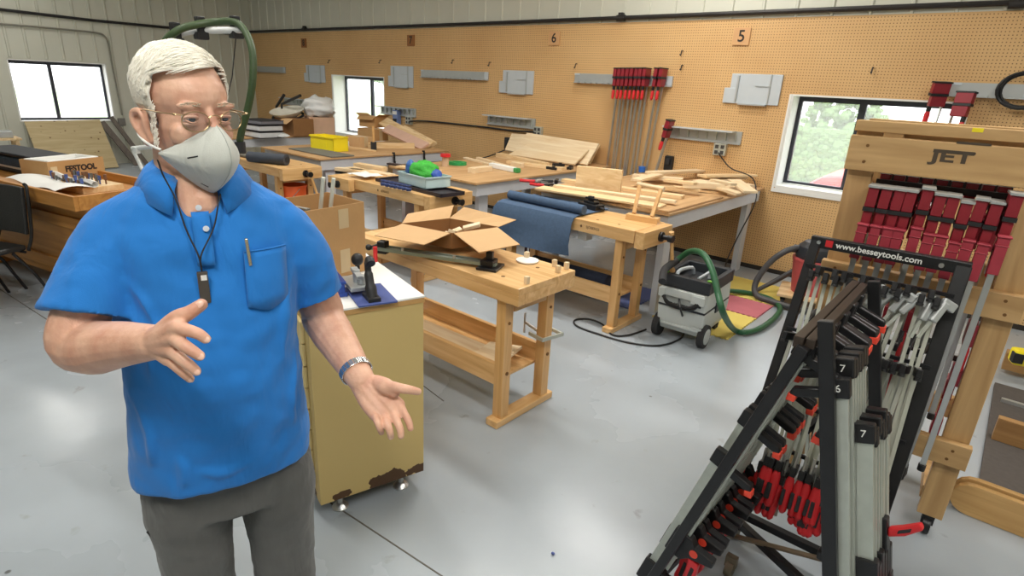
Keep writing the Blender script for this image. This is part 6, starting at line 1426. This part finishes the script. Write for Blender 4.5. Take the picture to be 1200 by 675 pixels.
# collar, placket, pocket
MB_c = []
def neck_pt(a, rad, z, dy=0): return V((-.004+rad*sin(a), .012-rad*cos(a)*.95+dy, z))
rows = [[], [], [], []]
for i in range(31):
    a = radians(24+ (312)*i/30)     # from his right of the front, round the back, to the left
    a = -a if False else a
    fr = abs(a-pi)/pi               # 1 at front, 0 at back
    ztop = 1.545-.050*fr**1.5
    rows[0].append(neck_pt(a, .064, ztop-.035)); rows[1].append(neck_pt(a, .067+.003*fr, ztop)); rows[2].append(neck_pt(a, .082+.008*fr, ztop-.012-.006*fr)); rows[3].append(neck_pt(a, .100+.016*fr**2, ztop-.040-.034*fr**3, -.004*fr))
MB().sheet(rows, .0035).build('collar', polo, shirt, smooth=180)
PK = MB(); rr = []
for k in range(9):
    z = 1.447-.095*k/8; x = -.004+.0; rr.append([(x+dx, fy(x, z, .0035), z) for dx in (-.015, -.005, .005, .015)])
MB().sheet(rr, .003).build('placket', polo, shirt, smooth=180)
for px, py in ((233, 246), (241.5, 268)):
    q = pl(px, py, -.105); q = V((q.x, fy(q.x, q.z, .0085), q.z)); MB().lathe([(.0001, -.001), (.005, -.001), (.0055, .001), (.0001, .0015)], q, (0, -1, .15), 14).build('button', mat('buttonw', sr(206, 214, 224), .3), shirt, smooth=30)
pk = []
for j in range(8):
    v_ = j/7; row = []
    for i in range(8):
        u = i/7; zz = 1.372-.105*v_-(.016*max(0, 1-abs(2*u-1)) if j == 7 else 0); xx = .062+.079*u-.004*v_
        row.append(V((xx, fy(xx, zz, .0075+.003*sin(pi*v_)*sin(pi*u)), zz)))
    pk.append(row)
MB().sheet(pk, .003).build('chest_pocket', polo, shirt, smooth=180)
hm = [V((pk[0][i].x, pk[0][i].y-.002, pk[0][i].z-.02)) for i in range(8)]; MB().tube(hm, .0012, 6).tube([V((p.x, p.y-.002, p.z)) for p in pk[0]], .0018, 6).build('pocket_hem', polo, shirt, smooth=True)
q = pl(294, 295, -.115); q = V((.068, fy(.068, 1.37, .014), 1.392)); MB().cyl(q+V((.0, 0, .004)), q+V((.003, -.001, -.046)), .0032).ell(q+V((0, 0, .005)), (.0032,)*3).beam(q+V((-.0, -.007, .0)), q+V((.002, -.007, -.038)), .003, .0015, (0, 1, 0)).build('pen', mat('penmetal', sr(206, 196, 170), .2, .8), MAN, smooth=30)
# hem stitching line and sleeve cuffs
hemr = [V((p.x*1.008, p.y*1.012, .885)) for p in torx(.885)]; hemr.append(hemr[0])
# lanyard
tg = pl(237, 323, -.155); tg = V((tg.x, fy(tg.x, tg.z, .010), tg.z))
Lc = MB()
Lc.tube(bez([neck_pt(radians(-62), .066, 1.535), neck_pt(radians(-45), .074, 1.51), V((-.040, -.082, 1.472)), V((-.030, fy(-.03, 1.42, .006), 1.42)), tg+V((-.002, 0, .03)), tg], 6), .0016, 6)
Lc.tube(bez([neck_pt(radians(62), .066, 1.53), neck_pt(radians(42), .074, 1.50), V((.030, -.083, 1.465)), V((.016, fy(.016, 1.42, .006), 1.42)), tg+V((.002, 0, .03)), tg], 6), .0016, 6)
LY = Lc.build('lanyard', mat('lanyardcord', sr(28, 30, 36), .7), MAN, smooth=True)
MB().box((tg.x-.009, tg.y-.006, tg.z-.062), (tg.x+.009, tg.y+.002, tg.z)).build('metal_tag', mat('tagmetal', sr(104, 98, 92), .35, .7), LY, bevel=.0015)
MB().box((tg.x-.003, tg.y-.0068, tg.z-.016), (tg.x+.007, tg.y-.006, tg.z-.006)).build('tag_sticker', white, LY)
# watch
wd = (WL-EL).normalized(); wc_ = EL.lerp(WL, .86); 
Wt = MB(); xw = wd.cross(V((0, 0, 1))).normalized(); yw = wd.cross(xw); rw = .0345
for k in range(22):
    a_ = 2*pi*k/22; c_ = wc_+(xw*cos(a_)+yw*sin(a_))*rw; tn = (-xw*sin(a_)+yw*cos(a_)); nr = (xw*cos(a_)+yw*sin(a_))
    R_ = Matrix((tn, wd, nr)).transposed(); Wt.box((-.0044, -.0085, -.0014), (.0044, .0085, .0014), Matrix.Translation(c_) @ R_.to_4x4())
WT = Wt.build('wristwatch', mat('watchsteel', sr(208, 210, 212), .22, .9), MAN, bevel=.0008)
# trousers -------------------------------------------------------
Tn = MB()
Tn.ring([[V((p.x*.95-.002, p.y*.86, z)) for p in torx(max(z, .87), .008, 40)] for z in (1.0, .93, .87, .82, .765)])
for cx_, cy_ in LEGC:
    rings = []
    for z, ax_, ay_, dx, dy in ((.84, .084, .108, 0, .0), (.74, .092, .110, 0, 0), (.66, .082, .100, 0, -.004), (.52, .074, .090, 0, -.006), (.42, .074, .084, 0, -.004), (.3, .071, .080, 0, .004), (.18, .069, .08, 0, .01), (.06, .070, .085, 0, .012)):
        rings.append([V((cx_+dx+ax_*cos(2*pi*k/28), cy_+dy+ay_*sin(2*pi*k/28), z)) for k in range(28)])
    Tn.ring(rings)
tr_ = Tn.build('trousers', trou, MAN); remesh(tr_, .007, 7, .6)
tx2 = bpy.data.textures.new('folds2', 'CLOUDS'); tx2.noise_scale = .07; tx2.noise_depth = 3
dm = tr_.modifiers.new('d', 'DISPLACE'); dm.texture = tx2; dm.strength = .014; dm.mid_level = .5; dm.texture_coords = 'LOCAL'
a_ = pl(174, 622, -.05); c_ = pl(198, 640, -.085); MB().tube(bez([a_+V((-.002, .0, 0)), a_.lerp(c_, .5)+V((0, 0, -.012)), c_], 5), .0035, 8).build('pocket_slit', mat('slitdark', sr(34, 34, 34), .9), tr_, smooth=True)
for cx_, cy_ in LEGC:
    MB().ring([[V((cx_+w_*cos(2*pi*k/20), cy_-.045+l_*sin(2*pi*k/20)*1.0, z)) for k in range(20)] for z, w_, l_ in ((0.0, .048, .145), (.025, .052, .148), (.05, .048, .135), (.085, .044, .09), (.12, .04, .05))]).build('shoe', mat('shoe', sr(70, 52, 40), .5), MAN, smooth=60)
# ================================================================ LIGHT, SKY, CAMERA
lamp_m, nt, b = _nt('lamp_diffuser'); b.inputs['Emission Color'].default_value = (1, .97, .9, 1); b.inputs['Emission Strength'].default_value = 2.0
lamp_house = mat('lamp_house', sr(230, 230, 228), .5)
def fixture(x, y, power, rz=0):
    t = thing('ceiling_light', 'long fluorescent ceiling fixture', 'ceiling light', (x, y, 3.55), rz, group='fluorescent fixtures under the ceiling')
    MB().box((-.62, -.15, .0), (.62, .15, .06)).build('housing', lamp_house, t, bevel=.01)
    MB().box((-.6, -.13, -.008), (.6, .13, 0)).build('diffuser', lamp_m, t)
    MB().cyl((-.4, 0, .06), (-.4, 0, .15), .006, n=6).cyl((.4, 0, .06), (.4, 0, .15), .006, n=6).build('hanger', steel, t)
    L = bpy.data.lights.new('lamp', 'AREA'); L.shape = 'RECTANGLE'; L.size = 1.2; L.size_y = .28; L.energy = power; L.color = (1, .965, .90)
    lo = bpy.data.objects.new('lamp', L); COL.objects.link(lo); lo.parent = t; lo.location = (0, 0, -.02)
for x, y, p in ((-.2, -.6, 50), (-2.6, .8, 26), (-2.6, 3.3, 56), (.9, 3.2, 42), (-5.2, 2.7, 40), (-8.0, 2.4, 30), (-5.0, -.9, 24), (1.2, .6, 34), (-2.6, 5.0, 34), (-10.6, 1.6, 30)):
    fixture(x, y, p)
# daylight
w = bpy.data.worlds.new('sky'); bpy.context.scene.world = w; w.use_nodes = True; nt = w.node_tree
bg = nt.nodes['Background']; bg.inputs[0].default_value = (.93, .96, 1, 1); bg.inputs[1].default_value = 3.6
sun = bpy.data.lights.new('sun', 'SUN'); sun.energy = 5; sun.angle = .05; so = bpy.data.objects.new('sun', sun); COL.objects.link(so); so.rotation_euler = (radians(-38), radians(28), 0)
so.rotation_euler = V((-.25, .6, -1)).to_track_quat('-Z', 'Y').to_euler()
# camera
cam = bpy.data.cameras.new('camera'); co = bpy.data.objects.new('camera', cam); COL.objects.link(co)
cam.sensor_fit = 'HORIZONTAL'; cam.sensor_width = 36; cam.lens = 36*FOC/1200; cam.clip_start = .02; cam.clip_end = 300
R3 = Matrix((CR, CU, -_f)).transposed()
co.matrix_world = Matrix.Translation(CAMP) @ R3.to_4x4()
sc = bpy.context.scene; sc.camera = co
sc.view_settings.view_transform = 'Standard'; sc.view_settings.look = 'None'; sc.view_settings.gamma = 1; sc.view_settings.exposure = 0.08
sc.view_settings.use_curve_mapping = False
